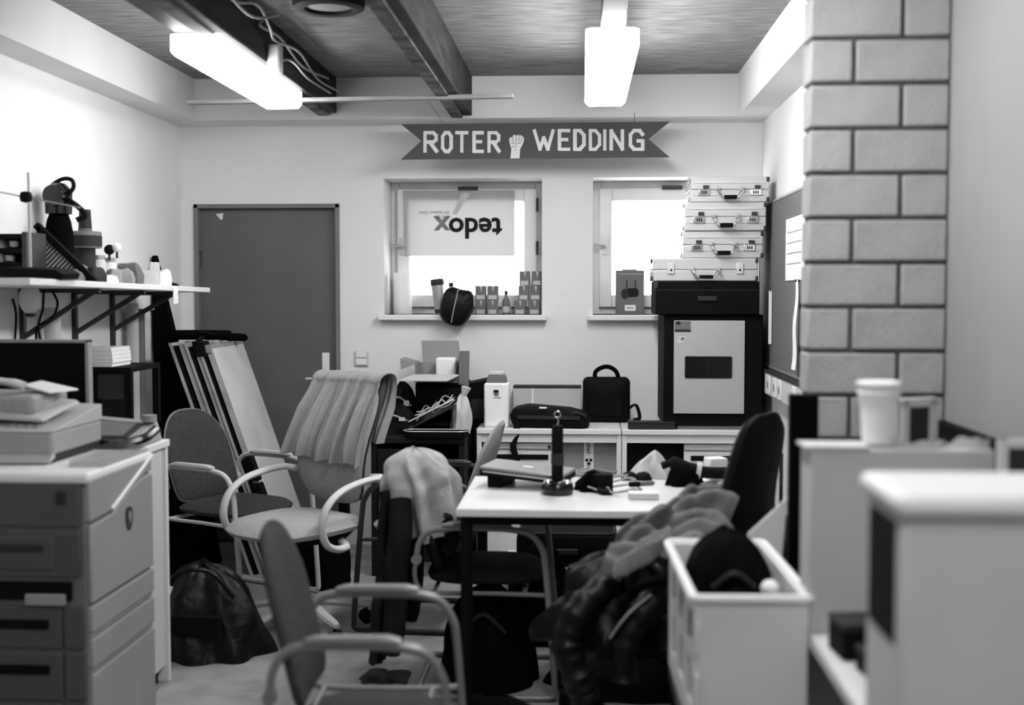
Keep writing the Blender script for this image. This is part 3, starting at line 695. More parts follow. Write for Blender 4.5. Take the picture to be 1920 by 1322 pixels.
# fax machine
fx = T('fax_machine', 'bulky beige fax machine with handset on the white cabinet', 'fax machine', (-1.88, 3.94, CT + .0105))
fx.scale = (1, 1, .84)
G().box(-.26, .20, -.20, .20, .03, .12).build('base', 'beige', fx, bevel=.012)
G().hexa([(-.26, -.2, .12), (.20, -.2, .12), (.20, .2, .12), (-.26, .2, .12)], [(-.26, -.17, .14), (.20, -.19, .125), (.20, .2, .185), (-.26, .2, .2)]).build('sloping_deck', 'copier_light', fx, bevel=.01)
G().box(-.26, .10, -.12, .16, .17, .25).build('scanner_head', 'beige', fx, bevel=.018)
G().box(-.26, .02, -.125, -.115, .19, .24).build('front_flap', 'beige', fx, bevel=.004)
G().hexa([(-.1, -.15, .165), (.15, -.15, .15), (.17, .1, .20), (-.1, .1, .215)], [(-.1, -.14, .20), (.13, -.14, .165), (.15, .1, .215), (-.1, .1, .235)]).build('document_guide', 'copier_light', fx, bevel=.01)
G().tube(spl([(-.22, -.06, .282), (-.17, -.065, .30), (-.08, -.06, .305), (.0, -.055, .295), (.04, -.05, .28)], 5), [.03] * 3 + [.024] * 12 + [.028] * 6, 10, flat=.6).build('handset', 'offwhite', fx)
G().hexa([(.02, -.02, .275), (.12, -.04, .25), (.16, .1, .25), (.02, .12, .28)], [(.02, -.02, .285), (.12, -.04, .258), (.16, .1, .258), (.02, .12, .29)]).build('paper_exit', 'white', fx, bevel=.003)
G().hexa([(-.24, -.225, .004), (.20, -.225, .004), (.20, -.18, .02), (-.24, -.18, .02)], [(-.24, -.225, .012), (.20, -.225, .012), (.20, -.18, .05), (-.24, -.18, .05)]).build('paper_tray', 'copier_light', fx, bevel=.004)
G().box(-.25, -.2, -.2, .2, 0, .03).build('foot', 'darkgrey', fx); G().box(.14, .19, -.2, .2, 0, .03).build('foot', 'darkgrey', fx)
for i in range(4):
    for j in range(3): G().box(.03 + i * .03, .05 + i * .03, -.17 + j * .03, -.15 + j * .03, .128 + j * .005, .139 + j * .005).build('key', 'grey', fx, bevel=.002)
# franking scale with dark display plate
fr_ = T('postal_scale', 'flat beige desk machine with dark sloping screen at the cabinet end', 'desk machine', (-1.70, 4.30, CT), rz=0)
fr_.scale = (.95, 1, 1)
G().hexa([(-.17, -.13, .0), (.135, -.13, .0), (.135, .15, .0), (-.17, .15, .0)], [(-.17, -.11, .03), (.12, -.11, .025), (.12, .14, .075), (-.17, .14, .10)]).build('wedge_body', 'beige', fr_, bevel=.01)
G().hexa([(-.13, -.09, .034), (.085, -.09, .033), (.085, .08, .066), (-.13, .08, .084)], [(-.13, -.09, .04), (.085, -.09, .039), (.085, .08, .072), (-.13, .08, .09)]).build('screen_bezel', 'darkgrey', fr_, bevel=.003)
G().hexa([(-.115, -.075, .04), (.06, -.075, .04), (.06, .06, .068), (-.115, .06, .082)], [(-.115, -.075, .045), (.06, -.075, .045), (.06, .06, .073), (-.115, .06, .087)]).build('screen', 'midgrey', fr_)
G().tube(spl([(.0, -.135, .025), (.08, -.14, .02), (.15, -.09, .035), (.17, -.02, .06)], 5), .018, 8, flat=1.0).build('dark_lip', 'black_gloss', fr_)
G().tube([(.10, .10, .075), (.10, .10, .1)], .028, 14).build('dial', 'beige', fr_)
for k in range(2): G().box(-.12 + k * .2, -.09 + k * .2, -.12, -.09, -.0, .012).build('foot', 'black', fr_)
# monitor
mo = T('flat_monitor', 'flat monitor with black screen and pale bezel behind the fax machine', 'monitor', (-2.04, 4.40, CT))
zb, zt = .05, at(168, 637, Y=4.40).z - CT
g = G(); xw = .29; x1m = at(168, 690, Y=4.40).x + 2.04
g.box(-xw, x1m, -.01, .03, zb, zb + .018); g.box(-xw, x1m, -.01, .03, zt - .012, zt); g.box(-xw, -xw + .014, -.01, .03, zb, zt); g.box(x1m - .014, x1m, -.01, .03, zb, zt)
g.build('bezel', 'grey', mo, bevel=.003)
G().box(-xw + .012, x1m - .012, -.004, .012, zb + .016, zt - .01).build('screen', 'screen', mo)
G().box(-xw + .01, x1m - .01, .012, .045, zb + .01, zt - .01).build('back_shell', 'darkgrey', mo, bevel=.01)
G().box(-.03, .03, .02, .05, .01, .2).build('stand', 'darkgrey', mo); G().box(-.1, .1, -.05, .08, 0, .012).build('stand_foot', 'darkgrey', mo, bevel=.004)
# dark shelf unit behind with paper stack
a, b = at(172, 684, Y=5.35), at(268, 684, Y=5.35)
ru = T('dark_shelf_unit', 'narrow dark metal shelf unit between the cabinet and leaning boards', 'shelf unit', ((a.x + b.x) / 2, 5.35, 0))
hw = (b.x - a.x) / 2; zt = a.z
for x in (-hw, hw):
    for y in (-.17, .17): G().box(x - .014, x + .014, y - .014, y + .014, 0, zt - .02).build('post', 'black', ru)
for z in (zt - .022, zt - .3, .35, .06): G().box(-hw - .014, hw + .014, -.185, .185, z, z + .022).build('shelf_board', 'black', ru)
G().box(-.02, hw - .02, -.178, -.17, zt - .14, zt - .03).build('front_rail', 'darkgrey', ru)
G().box(-hw, hw, .150, .160, .08, zt - .30).build('back_panel', 'black', ru); G().box(-hw + .015, -.01, -.16, .14, zt - .277, zt - .03).build('inner_box', 'black', ru)
a2, b2 = at(168, 684, Y=5.3), at(228, 650, Y=5.3)
o = T('paper_stack', 'thick white stack of paper on top of the dark shelf unit', 'paper stack', ((a2.x + b2.x) / 2, 5.3, zt))
n = 5; hh = b2.z - zt
for k in range(n): G().box(-.075, .072 + random.uniform(-.004, .004), -.11, .11, hh * k / n, hh * (k + 1) / n - .001).build('ream', 'paper', o, bevel=.001)

# ---------------------------------------------------------------- leaning boards before the door
def lean(i, x, w0, label, mat, y0=6.2, y1=6.80, th=.012, ztop=1.2, cat='board', slope=.345):
    o = T('leaning_board', label, cat, (x, 0, 0), group='boards leaning by the door')
    bx = ztop * slope
    G().hexa([(bx, y0, 0), (bx + th, y0, 0), (bx + th, y1, 0), (bx, y1, 0)], [(0, y0, ztop), (th, y0, ztop), (th, y1, ztop), (0, y1, ztop)]).build('panel', mat, o)
    G().hexa([(bx - .001, y0 - .002, 0), (bx + th + .001, y0 - .002, 0), (bx + th + .001, y0 + .004, 0), (bx - .001, y0 + .004, 0)],
             [(-.001, y0 - .002, ztop + .001), (th + .001, y0 - .002, ztop + .001), (th + .001, y0 + .004, ztop + .001), (-.001, y0 + .004, ztop + .001)]).build('edge_band', 'board_edge' if mat != 'black' else 'black', o)
    return o
spec = [(-2.155, .014, 'whiteboard', 'white leaning board nearest the tall black board', 1.22), (-2.128, .012, 'black', 'thin black board, second of the leaning stack', 1.205), (-2.104, .022, 'board_edge', 'thick pale canvas, third of the leaning stack', 1.215),
        (-2.072, .012, 'whiteboard', 'white thin board, fourth of the leaning stack', 1.215), (-2.05, .012, 'black', 'black foam board, fifth of the leaning stack', 1.20), (-2.028, .016, 'whiteboard', 'white board, sixth of the leaning stack', 1.21),
        (-2.002, .012, 'board_edge', 'grey-edged board, seventh of the leaning stack', 1.205), (-1.982, .008, 'black', 'thin dark board, eighth of the leaning stack', 1.2), (-1.962, .03, 'whiteboard', 'large white drawing board leaning outermost before the grey door', 1.205)]
for i, (x, th, m, l, zt) in enumerate(spec):
    o = lean(i, x, th, l, m, th=th, ztop=zt, y0=6.2 + .004 * (i % 3), y1=6.80 if i == 8 else 6.78)
big = o; bx = 1.205 * .345
for k0, k1 in ((.30, .42), (.43, .53)):
    z1, z0 = 1.205 * (1 - k0) - .2, 1.205 * (1 - k1) - .2
    xa, xb = (1.205 - z0) * .345, (1.205 - z1) * .345
    G().hexa([(xa - .008, 6.19, z0), (xa + .04, 6.19, z0), (xa + .04, 6.26, z0), (xa - .008, 6.26, z0)], [(xb - .008, 6.19, z1), (xb + .04, 6.19, z1), (xb + .04, 6.26, z1), (xb - .008, 6.26, z1)]).build('clamp', 'black', big, bevel=.006)
G().hexa([(.004, 6.2, 1.17), (.037, 6.2, 1.17), (.037, 6.79, 1.17), (.004, 6.79, 1.17)], [(-.002, 6.2, 1.21), (.033, 6.2, 1.21), (.033, 6.79, 1.21), (-.002, 6.79, 1.21)]).build('top_rail', 'grey', big)
o = T('bulldog_clamp', 'black clamp gripping the top of the leaning boards', 'clamp', (-1.985, 6.26, 1.21))
G().hexa([(-.03, -.07, -.06), (.035, -.07, -.06), (.035, .03, -.06), (-.03, .03, -.06)], [(-.045, -.07, .02), (.02, -.07, .02), (.02, .03, .02), (-.045, .03, .02)]).build('jaw', 'black', o, bevel=.006); G().tube([(-.02, -.04, .02), (-.02, .04, .035)], .012, 8).build('lever', 'black', o)
p0, p1 = at(335, 634, Y=6.4), at(415, 634, Y=6.4); p2 = at(455, 640, Y=6.6)
o = T('black_tripod_bag', 'long black padded bag lying on top of the leaning boards', 'bag', (p0.x, 6.42, 1.255))
L = p1.x - p0.x
G().tube(spl([(-.03, 0, 0), (0.0, 0, 0), (L * .5, .02, 0), (L, .04, -.002), (L + .04, .045, -.004)], 5), [.012] + [.03] * 18 + [.024, .008], 12, flat=.9).build('bag_body', 'black_matte', o); G().tube(spl([(0.05, -.035, 0), (.12, -.035, .02), (.2, -.02, 0)], 5), .005, 6).build('strap', 'black', o)
o = T('umbrella', 'short black folded umbrella behind the padded bag on the boards', 'umbrella', (p1.x - .05, 6.62, 1.235))
L = p2.x - p1.x + .06
G().tube([(0, 0, 0), (.02, 0, .002), (L * .8, .0, 0), (L, 0, -.002), (L + .012, 0, -.003)], [.012, .022, .022, .02, .008], 12).build('canopy', 'black_matte', o); G().tube([(-.06, 0, 0), (.0, 0, 0)], .009, 8).build('handle', 'black', o)

# ================================================================== chairs
def dome(o, t, k=1.0): return [(0, t), (.35, t * .98), (.7, t * .85), (.9, t * .5), (1, 0), (.97, -t * .45 * k), (.85, -t * .7 * k), (.5, -t * k), (0, -t * k)]
def conf_chair(label, loc, rz, fab, shell, tube, group='conference chairs', tilt=.30, sz=.455):
    """tubular arm chair, facing local +x"""
    t = T('conference_chair', label, 'chair', loc, rz, group)
    # seat: rounded pad
    so = [(a - .01, b) for a, b in sellipse(.235, .235, 3.4, 32)]
    G().pad(so, dome(0, .035), lambda a, b, q: (a, b, sz + q + .03 * max(0, b * b * 6) * .3 - .05 * max(0, a - .12) + .0)).build('seat', fab, t)
    # backrest: rounded shield, curved round the sitter
    bo = spl([(-.20, -.02, 0), (-.215, .12, 0), (-.20, .27, 0), (-.12, .375, 0), (0, .40, 0), (.12, .375, 0), (.20, .27, 0), (.215, .12, 0), (.20, -.02, 0), (.10, -.045, 0), (-.10, -.045, 0)], 3, True)
    bo = [(p.x, p.y) for p in bo]
    def bf(a, b, q): return (-.215 - tilt * b + .55 * a * a + q - .18 * b * (b - .4) * -1 * .5, a, .52 + b * .97)
    G().pad(bo, [(0, .022), (.5, .022), (.85, .018), (.97, .006), (.985, 0), (.9, -.004), (0, -.004)], bf).build('backrest', fab, t)
    G().pad(bo, [(0, -.006), (.6, -.006), (.97, -.003), (1.0, .002), (1.01, -.008), (.95, -.02), (.6, -.026), (0, -.028)], bf).build('back_shell', shell, t)
    for s in (-1, 1):
        y = s * .272
        arm = spl([(-.262, y, .545), (-.255, y, .60), (-.225, y, .645), (-.16, y, .665), (0, y, .668), (.10, y, .664), (.175, y, .645), (.215, y, .595), (.228, y, .54), (.25, y, .3), (.268, y, .06), (.262, y, .022), (.235, y, .014), (.1, y, .013), (-.27, y, .013)], 4)
        f = G().tube(arm, .0125, 10).build('arm_tube', tube, t)
        G().tube([(-.262, y - .012, .545), (-.262, y + .012, .545)], .02, 12).build('end_knob', tube, f)
        G().pad(sellipse(.135, .02, 5, 20), [(0, .012), (.8, .012), (1, .004), (1, -.002), (0, -.002)], lambda a, b, q, y=y: (a - .03, y + b, .678 + q)).build('arm_pad', tube, f)
        G().tube(spl([(-.262, y, .545), (-.27, y, .49), (-.255, y * .97, .435), (-.2, y * .93, .412), (0, y * .9, .41), (.2, y * .95, .41), (.238, y, .412)], 4), .009, 8).build('seat_rail', tube, f)
    for P_, r_ in (((-.2, .25, .412), .009), ((.15, .255, .41), .009), ((-.27, .272, .013), .0125)): G().tube([(P_[0], -P_[1], P_[2]), P_], r_, 8).build('cross_bar', tube, t)
    return t
def V3(x, y, z=0): return (x, y, z)
chA = conf_chair('grey upholstered arm chair before the leaning boards', V3(-1.655, 5.72), math.radians(-27), 'fabric_grey', 'shell', 'tube_pale')
chC = conf_chair('blurred grey arm chair seen from the side in the foreground', V3(-.515, 2.99), math.radians(3), 'fabric_grey', 'fabric_grey', 'tube', tilt=.26, sz=.395)
chC.scale = (.84, .90, 1)
chD = conf_chair('dark arm chair with a hooded jacket over its back', V3(-.345, 4.575), math.radians(0), 'fabric_dark', 'fabric_dark', 'tube')
chD.scale = (.95, .95, .95)
chE = conf_chair('pale-shelled arm chair seen edge-on behind the table corner', V3(-.70, 5.42), math.radians(176), 'fabric_light', 'shell', 'steel_dark', tilt=.32)

def office_chair(label, loc, rz, fab, back, tube, back_h=.56, rec=.17, name='swivel_chair', seat_z=.47, seat_w=.27, turn=.3):
    t = T(name, label, 'chair', loc, rz, 'swivel chairs')
    so = sellipse(seat_w, seat_w - .01, 3.0, 36)
    G().pad(so, dome(0, .045, .9), lambda a, b, q: (a + .02, b, seat_z + q - .25 * max(0, a - .14) ** 1.5 + .06 * b * b)).build('seat', fab, t)
    G().pad(sellipse(seat_w * .8, seat_w * .8, 3, 24), [(0, .0), (1, 0), (.9, -.025), (0, -.03)], lambda a, b, q: (a, b, seat_z - .032 + q)).build('seat_pan', 'black', t)
    bo = spl([(-.15, 0, 0), (-.20, .14, 0), (-.205, .34, 0), (-.175, back_h - .06, 0), (-.10, back_h - .005, 0), (0, back_h, 0), (.10, back_h - .005, 0), (.175, back_h - .06, 0), (.205, .34, 0), (.20, .14, 0), (.15, 0, 0), (0, -.03, 0)], 3, True)
    bo = [(p.x, p.y) for p in bo]
    def bf(a, b, q): return (-.235 - rec * b + .5 * a * a + q + .05 * math.sin(b / back_h * PI * 1.4), a, seat_z + .09 + b)
    G().pad(bo, [(0, .035), (.5, .035), (.85, .026), (.97, .01), (1, 0), (.97, -.01), (0, -.012)], bf).build('backrest', fab, t)
    G().pad(bo, [(0, -.012), (.6, -.012), (1.0, -.004), (1.0, -.018), (.9, -.034), (0, -.04)], bf).build('back_shell', back, t)
    for s in (-1, 1):
        y = s * .30
        arm = spl([(-.22, s * .235, seat_z + .20), (-.20, y, seat_z + .205), (-.08, y, seat_z + .20), (.05, y, seat_z + .175), (.135, y, seat_z + .12), (.165, y, seat_z + .04), (.14, y, seat_z - .03), (.08, y, seat_z - .062), (.0, y * .93, seat_z - .068), (-.06, s * .2, seat_z - .06)], 5)
        G().tube(arm, .019, 10, flat=.8).build('armrest', tube, t)
    G().bar((-.1, 0, seat_z - .06), (-.3, 0, seat_z - .03), .06, .02).build('back_bracket', 'black', t)
    G().bar((-.29, 0, seat_z - .04), (-.285, 0, seat_z + .2), .06, .015).build('back_bar', 'black', t)
    G().lathe([(.03, .12), (.03, .26), (.022, .262), (.022, seat_z - .05), (.05, seat_z - .048), (.05, seat_z - .045)], n=18).build('gas_column', 'black', t)
    for k in range(5):
        a = 2 * PI * k / 5 + turn; c, s = math.cos(a), math.sin(a)
        f = G().tube([(c * .03, s * .03, .13), (c * .12, s * .12, .12), (c * .29, s * .29, .085), (c * .315, s * .315, .08)], [.034, .03, .022, .014], 8, flat=.75).build('base_arm', tube, t)
        g = G().tube([(c * .30 - s * .024, s * .30 + c * .024, .03), (c * .30 - s * .006, s * .30 + c * .006, .03)], .03, 14); g.tube([(c * .30 + s * .024, s * .30 - c * .024, .03), (c * .30 + s * .006, s * .30 - c * .006, .03)], .03, 14); g.tube([(c * .30, s * .30, .03), (c * .30, s * .30, .085)], .009, 8)
        g.build('caster', 'black', f)
    G().lathe([(.04, .09), (.05, .1), (.05, .14), (.03, .15)], n=18).build('hub', tube, t)
    return t, bf
chB, bfB = office_chair('pale high-backed swivel chair with a towel over its back', V3(-1.235, 5.20), math.radians(-122), 'fabric_light', 'darkgrey', 'tube_pale', back_h=.52, turn=.05)
chF, bfF = office_chair('black leather swivel chair before the right wall', V3(.405, 3.87), math.radians(152), 'leather', 'black', 'black', seat_z=.44, seat_w=.25, back_h=.58, rec=-.17)

# ---------------------------------------------------------------- towel over the swivel chair
def drape(parent_loc, rz, top_x, top_z, width, front, back, thick, folds, amp, skew=0.0, lean=.18, flare=0.0, seed=0.0, rough_hem=.03, y0=0.0, curve=.4):
    """cloth over a chair back; local frame of the chair; u across, v from front hem over the top to back hem"""
    R = Matrix.Translation(Vector(parent_loc)) @ Matrix.Rotation(rz, 4, 'Z')
    rr = thick
    Lf, Lb, La = front, back, PI * rr
    Lt = Lf + La + Lb
    def f(u, v):
        s = (u - .5)
        fr = Lf * (1 + rough_hem * 2 * fbm(u * 5 + seed, 3.1) + skew * s); bk = Lb * (1 + rough_hem * 2 * fbm(u * 5, seed + 9.1))
        d = v * (fr + La + bk)
        if d < fr: x, z, dn, nx = rr, -(fr - d), (fr - d), 1
        elif d < fr + La:
            a = (d - fr) / rr; x, z, dn, nx = rr * math.cos(a), rr * math.sin(a), 0, math.cos(a)
        else: x, z, dn, nx = -rr, -(d - fr - La), d - fr - La, -1
        y = s * width * (1 + flare * dn)
        fo = amp * (math.sin(folds * u * 2 * PI + 2.2 * fbm(u * 3 + seed, v * 2)) + .6 * math.sin(folds * 2.3 * u * 2 * PI + seed)) * (0.15 + min(1, dn / .14))
        fo += amp * .8 * fbm(u * 9 + seed, v * 7)
        x += fo * (1 if nx >= 0 else -1) * .8 + (abs(fo) * .4 if nx > 0 else 0)
        x += -lean * z * (1 if False else 1) * 1.0 if z < 0 else 0
        return R @ Vector((top_x + x + curve * (s * width) ** 2, y0 + y + fo * .5, top_z + z + .004 * math.sin(u * 13 + seed)))
    return f
tb = Matrix.Rotation(math.radians(-122), 4, 'Z')
RB = Matrix.Translation((-1.235, 5.20, 0)) @ Matrix.Rotation(math.radians(-122), 4, 'Z')
def towel(u, v):
    Lf, Lb, r, bh, sd = .345, .27, .062, .52, 2.0
    uu = u - .5
    Lf *= 1 + .10 * uu + .05 * fbm(u * 4, 8.0) + .012 * math.sin(u * 44); La = PI * r * .8
    d = v * (Lf + La + Lb)
    dn = Lf - d if d < Lf else (0 if d < Lf + La else d - Lf - La)
    wgt = .25 + min(1.0, dn / .12)
    ph = u * 2 * PI
    fo = .014 * (math.sin(5.0 * ph + 1.8 * fbm(u * 3, v * 1.5) + .6) + .55 * math.sin(11.3 * ph + 2 * fbm(u * 5, v * 2 + 4))) + .007 * fbm(u * 8, v * 5, 2)
    fo = (fo + .017) * wgt
    a = uu * (.42 + .14 * dn)
    if d < Lf: p = bfB(a, bh - dn, .040 + fo)
    elif d < Lf + La:
        k = (d - Lf) / La * PI; p = bfB(a, bh + r * .62 * math.sin(k) + fo * .3, -.008 + .052 * math.cos(k) + fo * math.cos(k))
    else: p = bfB(a, bh - dn, -.062 - fo)
    return RB @ Vector(p)
tag(G().sheet(towel, 150, 90, .004).build('towel', 'towel'), 'rumpled grey towel draped over the back of the swivel chair', 'towel')
# jacket over the dark chair
def blob(rx, ry, h, amp, sd, n=40, m=18, skirt=0.0, fold=5, lean=(0, 0), hem=.5):
    """crumpled dome; skirt lets the rim hang down with folds"""
    g = G(); vs = []; ks = 10 if skirt else 0
    for j in range(-ks, m + 1):
        w2 = max(j, 0) / m * PI / 2; dn = -min(j, 0) / ks if ks else 0
        for i in range(n):
            th = 2 * PI * i / n; r = math.cos(w2 * .998); z = math.sin(w2)
            c, s = math.cos(th), math.sin(th)
            k = 1 + amp * fbm(c * 2.2 + sd, s * 2.2, z * 2 - dn) + amp * (.25 + .5 * dn + .25 * (1 - z)) * math.sin(th * fold + 2.5 * fbm(c * 1.5, s * 1.5, sd) + z * 3)
            zz = h * z * (1 + amp * .6 * fbm(c * 3, s * 3 + sd, z * 3)) - skirt * dn * (1 + hem * fbm(c * 2 + sd, s * 2 + 7))
            vs.append((rx * r * k * c + lean[0] * (z - dn), ry * r * k * s + lean[1] * (z - dn), zz))
    M_ = m + ks
    fs = [(j * n + i, j * n + (i + 1) % n, (j + 1) * n + (i + 1) % n, (j + 1) * n + i) for j in range(M_) for i in range(n)] + [tuple(M_ * n + i for i in range(n)), tuple(reversed(range(n)))]
    return g.add(vs, fs)
jk = T('hooded_jacket', 'pale grey hooded jacket with dark body slung over the dark arm chair', 'jacket', (-.345, 4.575, 0), 0)
g = blob(.14, .21, .13, .19, 2.7, 130, 34, skirt=.19, fold=9, lean=(-.02, 0), hem=.18); g.xf(Matrix.Translation((-.27, 0, .76)))
g.build('hood', 'jacket', jk)
G().sheet(lambda u, v: (-.385 - .03 * v + .016 * math.sin(u * 31 + v * 3) + .02 * fbm(u * 3, v * 3), (u - .5) * (.44 + .05 * v) + .012 * math.sin(u * 20), .74 - v * .64 + .03 * fbm(u * 4, 1.5)), 40, 40, .014).build('jacket_back', 'jacket_dark', jk)
for s in (-1, 1):
    G().tube(spl([(-.32, s * .19, .72), (-.31, s * .235, .62), (-.325, s * .24, .48), (-.33, s * .235, .32), (-.35, s * .23, .16)], 5), [.045] * 10 + [.042] * 10 + [.036], 12).build('sleeve', 'jacket_dark', jk)
G().sheet(lambda u, v: (-.16 + .025 * math.sin(u * 25) + .10 * v * (1 - v), -.18 + .34 * u + .02 * math.sin(v * 20), .66 - .16 * v + .03 * fbm(u * 5, 4)), 24, 24, .008).build('jacket_front', 'jacket_dark', jk)
# black leather jacket and grey hoodie heaped on the leather swivel chair
lj = T('leather_jacket', 'glossy black leather jacket heaped on the seat of the leather chair', 'jacket', (.19, 3.80, .485))
blob(.27, .20, .19, .34, 3.3, 72, 24, skirt=.10, fold=9).build('jacket_heap', 'leather', lj)
def wr(n, r): return [r * (1 + .10 * math.sin(k * 1.9) + .06 * math.sin(k * .8)) for k in range(n)]
G().tube(spl([(-.08, -.12, .12), (-.18, -.20, .06), (-.23, -.225, -.04), (-.20, -.24, -.14), (-.17, -.23, -.22)], 8), wr(33, .046), 14).build('sleeve', 'leather', lj)
G().tube(spl([(.10, -.14, .10), (.02, -.21, .07), (-.05, -.235, -.03), (-.06, -.23, -.15)], 8), wr(25, .044), 14).build('sleeve', 'leather', lj)
G().tube(spl([(-.10, -.255, -.02), (-.05, -.26, .05), (.02, -.25, .11)], 6), .014, 8, flat=.35).build('pale_lapel', 'grey', lj)
hd = T('grey_hoodie', 'soft grey hoodie heaped over the arm of the leather chair', 'hoodie', (.285, 3.70, .745))
def hoodie(u, v):
    c = math.sin(PI * min(1, v * .8 + .18))
    f = .026 * math.sin(v * 19 + 4.0 * fbm(u * 1.8, v * 1.6) + u * 5) + .014 * math.sin(v * 47 + u * 14 + 3 * fbm(u * 4, v * 3, 3)) + .03 * fbm(u * 5, v * 5, 8)
    x = .17 - .34 * u + .05 * math.sin(v * 5) * u
    y = .14 - .30 * v - .05 * u
    z = .16 * (1 - .95 * u ** 1.6) * c ** .6 - .02 * u - .05 * max(0, v - .72) * 3 + f - .04 * (1 - u) ** 4
    return (x + f * .4, y - f * .7, z)
G().sheet(hoodie, 110, 110, .010).build('hoodie_body', 'hoodie', hd)
G().sheet(lambda u, v: (-.03 - .15 * u + .01 * math.sin(v * 9), -.16 - .05 * math.sin(v * PI) - .02 * u, .05 - .09 * u - .05 * v + .012 * math.sin(v * 14 + 3 * u) + .02 * fbm(u * 4, v * 4, 1)), 40, 30, .012).build('sleeve', 'hoodie', hd)

# ================================================================== table in the middle
TX0, TX1, TY0, TY1, TZ = -.436, .62, 4.177, 4.93, .73
tb_ = T('work_table', 'pale-topped table with dark round legs in the middle of the room', 'table', ((TX0 + TX1) / 2, (TY0 + TY1) / 2, 0))
hx, hy = (TX1 - TX0) / 2, (TY1 - TY0) / 2
G().box(-hx, hx, -hy, hy, TZ - .03, TZ).build('table_top', 'tabletop', tb_, bevel=.006, seg=3)
g = G(); 
for s in (-1, 1):
    G().box(-hx + .05, hx - .05, s * (hy - .05) - .012, s * (hy - .05) + .012, TZ - .062, TZ - .031).build('apron', 'black', tb_)
    G().box(s * (hx - .05) - .012, s * (hx - .05) + .012, -hy + .063, hy - .063, TZ - .062, TZ - .031).build('apron', 'black', tb_)
    for q in (-1, 1): G().tube([(s * (hx - .035), q * (hy - .04), 0), (s * (hx - .035), q * (hy - .04), TZ - .031)], .022, 14).build('leg', 'black', tb_)

# laptop
lt = T('laptop', 'closed silver laptop resting on a black stand on the table', 'laptop', (-.205, 4.70, TZ), math.radians(-13))
G().hexa([(-.14, -.09, 0), (-.08, -.09, 0), (-.08, .10, 0), (-.14, .10, 0)], [(-.14, -.09, .045), (-.08, -.09, .04), (-.08, .10, .04), (-.14, .10, .045)]).build('stand_block', 'black', lt, bevel=.004)
G().box(.09, .15, -.09, .1, 0, .018).build('stand_block', 'black', lt, bevel=.004)
def tl(x, y, z): return (x, y, z + .032 - x * .075)
def slab(x0, x1, y0, y1, z0, z1): return G().hexa([tl(x0, y0, z0), tl(x1, y0, z0), tl(x1, y1, z0), tl(x0, y1, z0)], [tl(x0, y0, z1), tl(x1, y0, z1), tl(x1, y1, z1), tl(x0, y1, z1)])
slab(-.165, .165, -.115, .115, .006, .028).build('base', 'black', lt, bevel=.004)
lid = slab(-.165, .165, -.115, .115, .029, .041).build('lid', 'lid_alu', lt, bevel=.004)
G().pad(sellipse(.022, .014, 2.2, 16), [(0, .0015), (1, .0012), (1, 0), (0, 0)], lambda a, b, q: tl(a, b, .0415 + q)).build('lid_emblem', 'white', lid)
slab(-.15, .15, -.118, -.114, .02, .027).build('front_seam', 'steel', lt)
# black stand lamp / microphone
p = at(1045, 926, Z=TZ)
mc = T('black_mast_lamp', 'black upright cylinder on a heavy round base beside the laptop', 'lamp', (p.x, p.y, TZ))
G().lathe([(.055, 0), (.06, .006), (.06, .03), (.05, .048), (.03, .055), (.01, .056)], n=28).build('base', 'black_gloss', mc)
G().lathe([(.02, .05), (.022, .06), (.022, .25), (.018, .258), (.004, .26)], n=20).build('mast', 'black', mc)
G().lathe([(.0225, .11), (.024, .114), (.024, .15), (.0225, .154)], n=20).build('grip_ring', 'darkgrey', mc)
for s, r in ((-1, .019), (1, .021)): G().pad(sellipse(r, r * .8, 2.2, 18), [(0, .012), (.7, .009), (1, 0), (0, 0)], lambda a, b, q, s=s: (a + s * .036, b - .02, .046 + q - abs(a + s * .036 - s * .036) * .1)).build('metal_button', 'chrome', mc)
G().tube(spl([(0, 0, .255), (.003, 0, .275), (.0, 0, .29)], 4), .0025, 6).build('chain', 'chrome', mc)
G().tube([(.012 * math.cos(2 * PI * k / 14), 0, .30 + .012 * math.sin(2 * PI * k / 14)) for k in range(14)], .0018, 6, closed=True).build('key_ring', 'chrome', mc)
# cables and dark adapter bundle on the table
p = at(1112, 920, Z=TZ)
ad = T('power_adapter_bundle', 'black adapters and plugs heaped on the table beside the mast', 'adapter', (p.x, p.y, TZ))
blob(.06, .05, .075, .4, 1.2, 28, 10).build('adapter_heap', 'black_matte', ad); G().box(.0, .075, -.05, .02, .0, .07).build('adapter_block', 'black', ad, bevel=.008)
G().tube(spl([(.02, -.06, .012), (.04, -.10, .01), (.07, -.09, .012)], 4), .012, 8).build('plug', 'black', ad)
rnd = random.Random(4)
for k, l in enumerate(('pale cable looping on the table behind the adapters', 'thin pale cable coiled right of the adapters', 'pale cable trailing along the back of the table', 'pale cable loop at the front right of the adapters')):
    cx_, cy_ = at((1085, 1150, 1130, 1165)[k], (893, 905, 893, 925)[k], Z=TZ).xy
    pts = []
    for i in range(9):
        a = i * 1.1 + k; r = .03 + .05 * rnd.random(); pts.append((cx_ + r * 1.6 * math.cos(a), cy_ + r * math.sin(a), TZ + .005 + .012 * rnd.random() + (.0 if i % 2 else .015)))
    tag(G().tube(spl(pts, 5), .004, 6).build('cable', 'cable'), l, 'cable', 'cables on the table')
p = at(1203, 925, Z=TZ); o = T('marker_pen', 'thick dark marker pen lying on a pale box on the table', 'marker', (p.x, p.y, TZ + .026), math.radians(24))
G().tube([(-.05, 0, .01), (-.01, 0, .01)], .0105, 10).build('cap', 'black', o); G().tube([(-.01, 0, .01), (.045, 0, .01), (.052, 0, .01)], [.0095, .0095, .006], 10).build('barrel', 'midgrey', o)
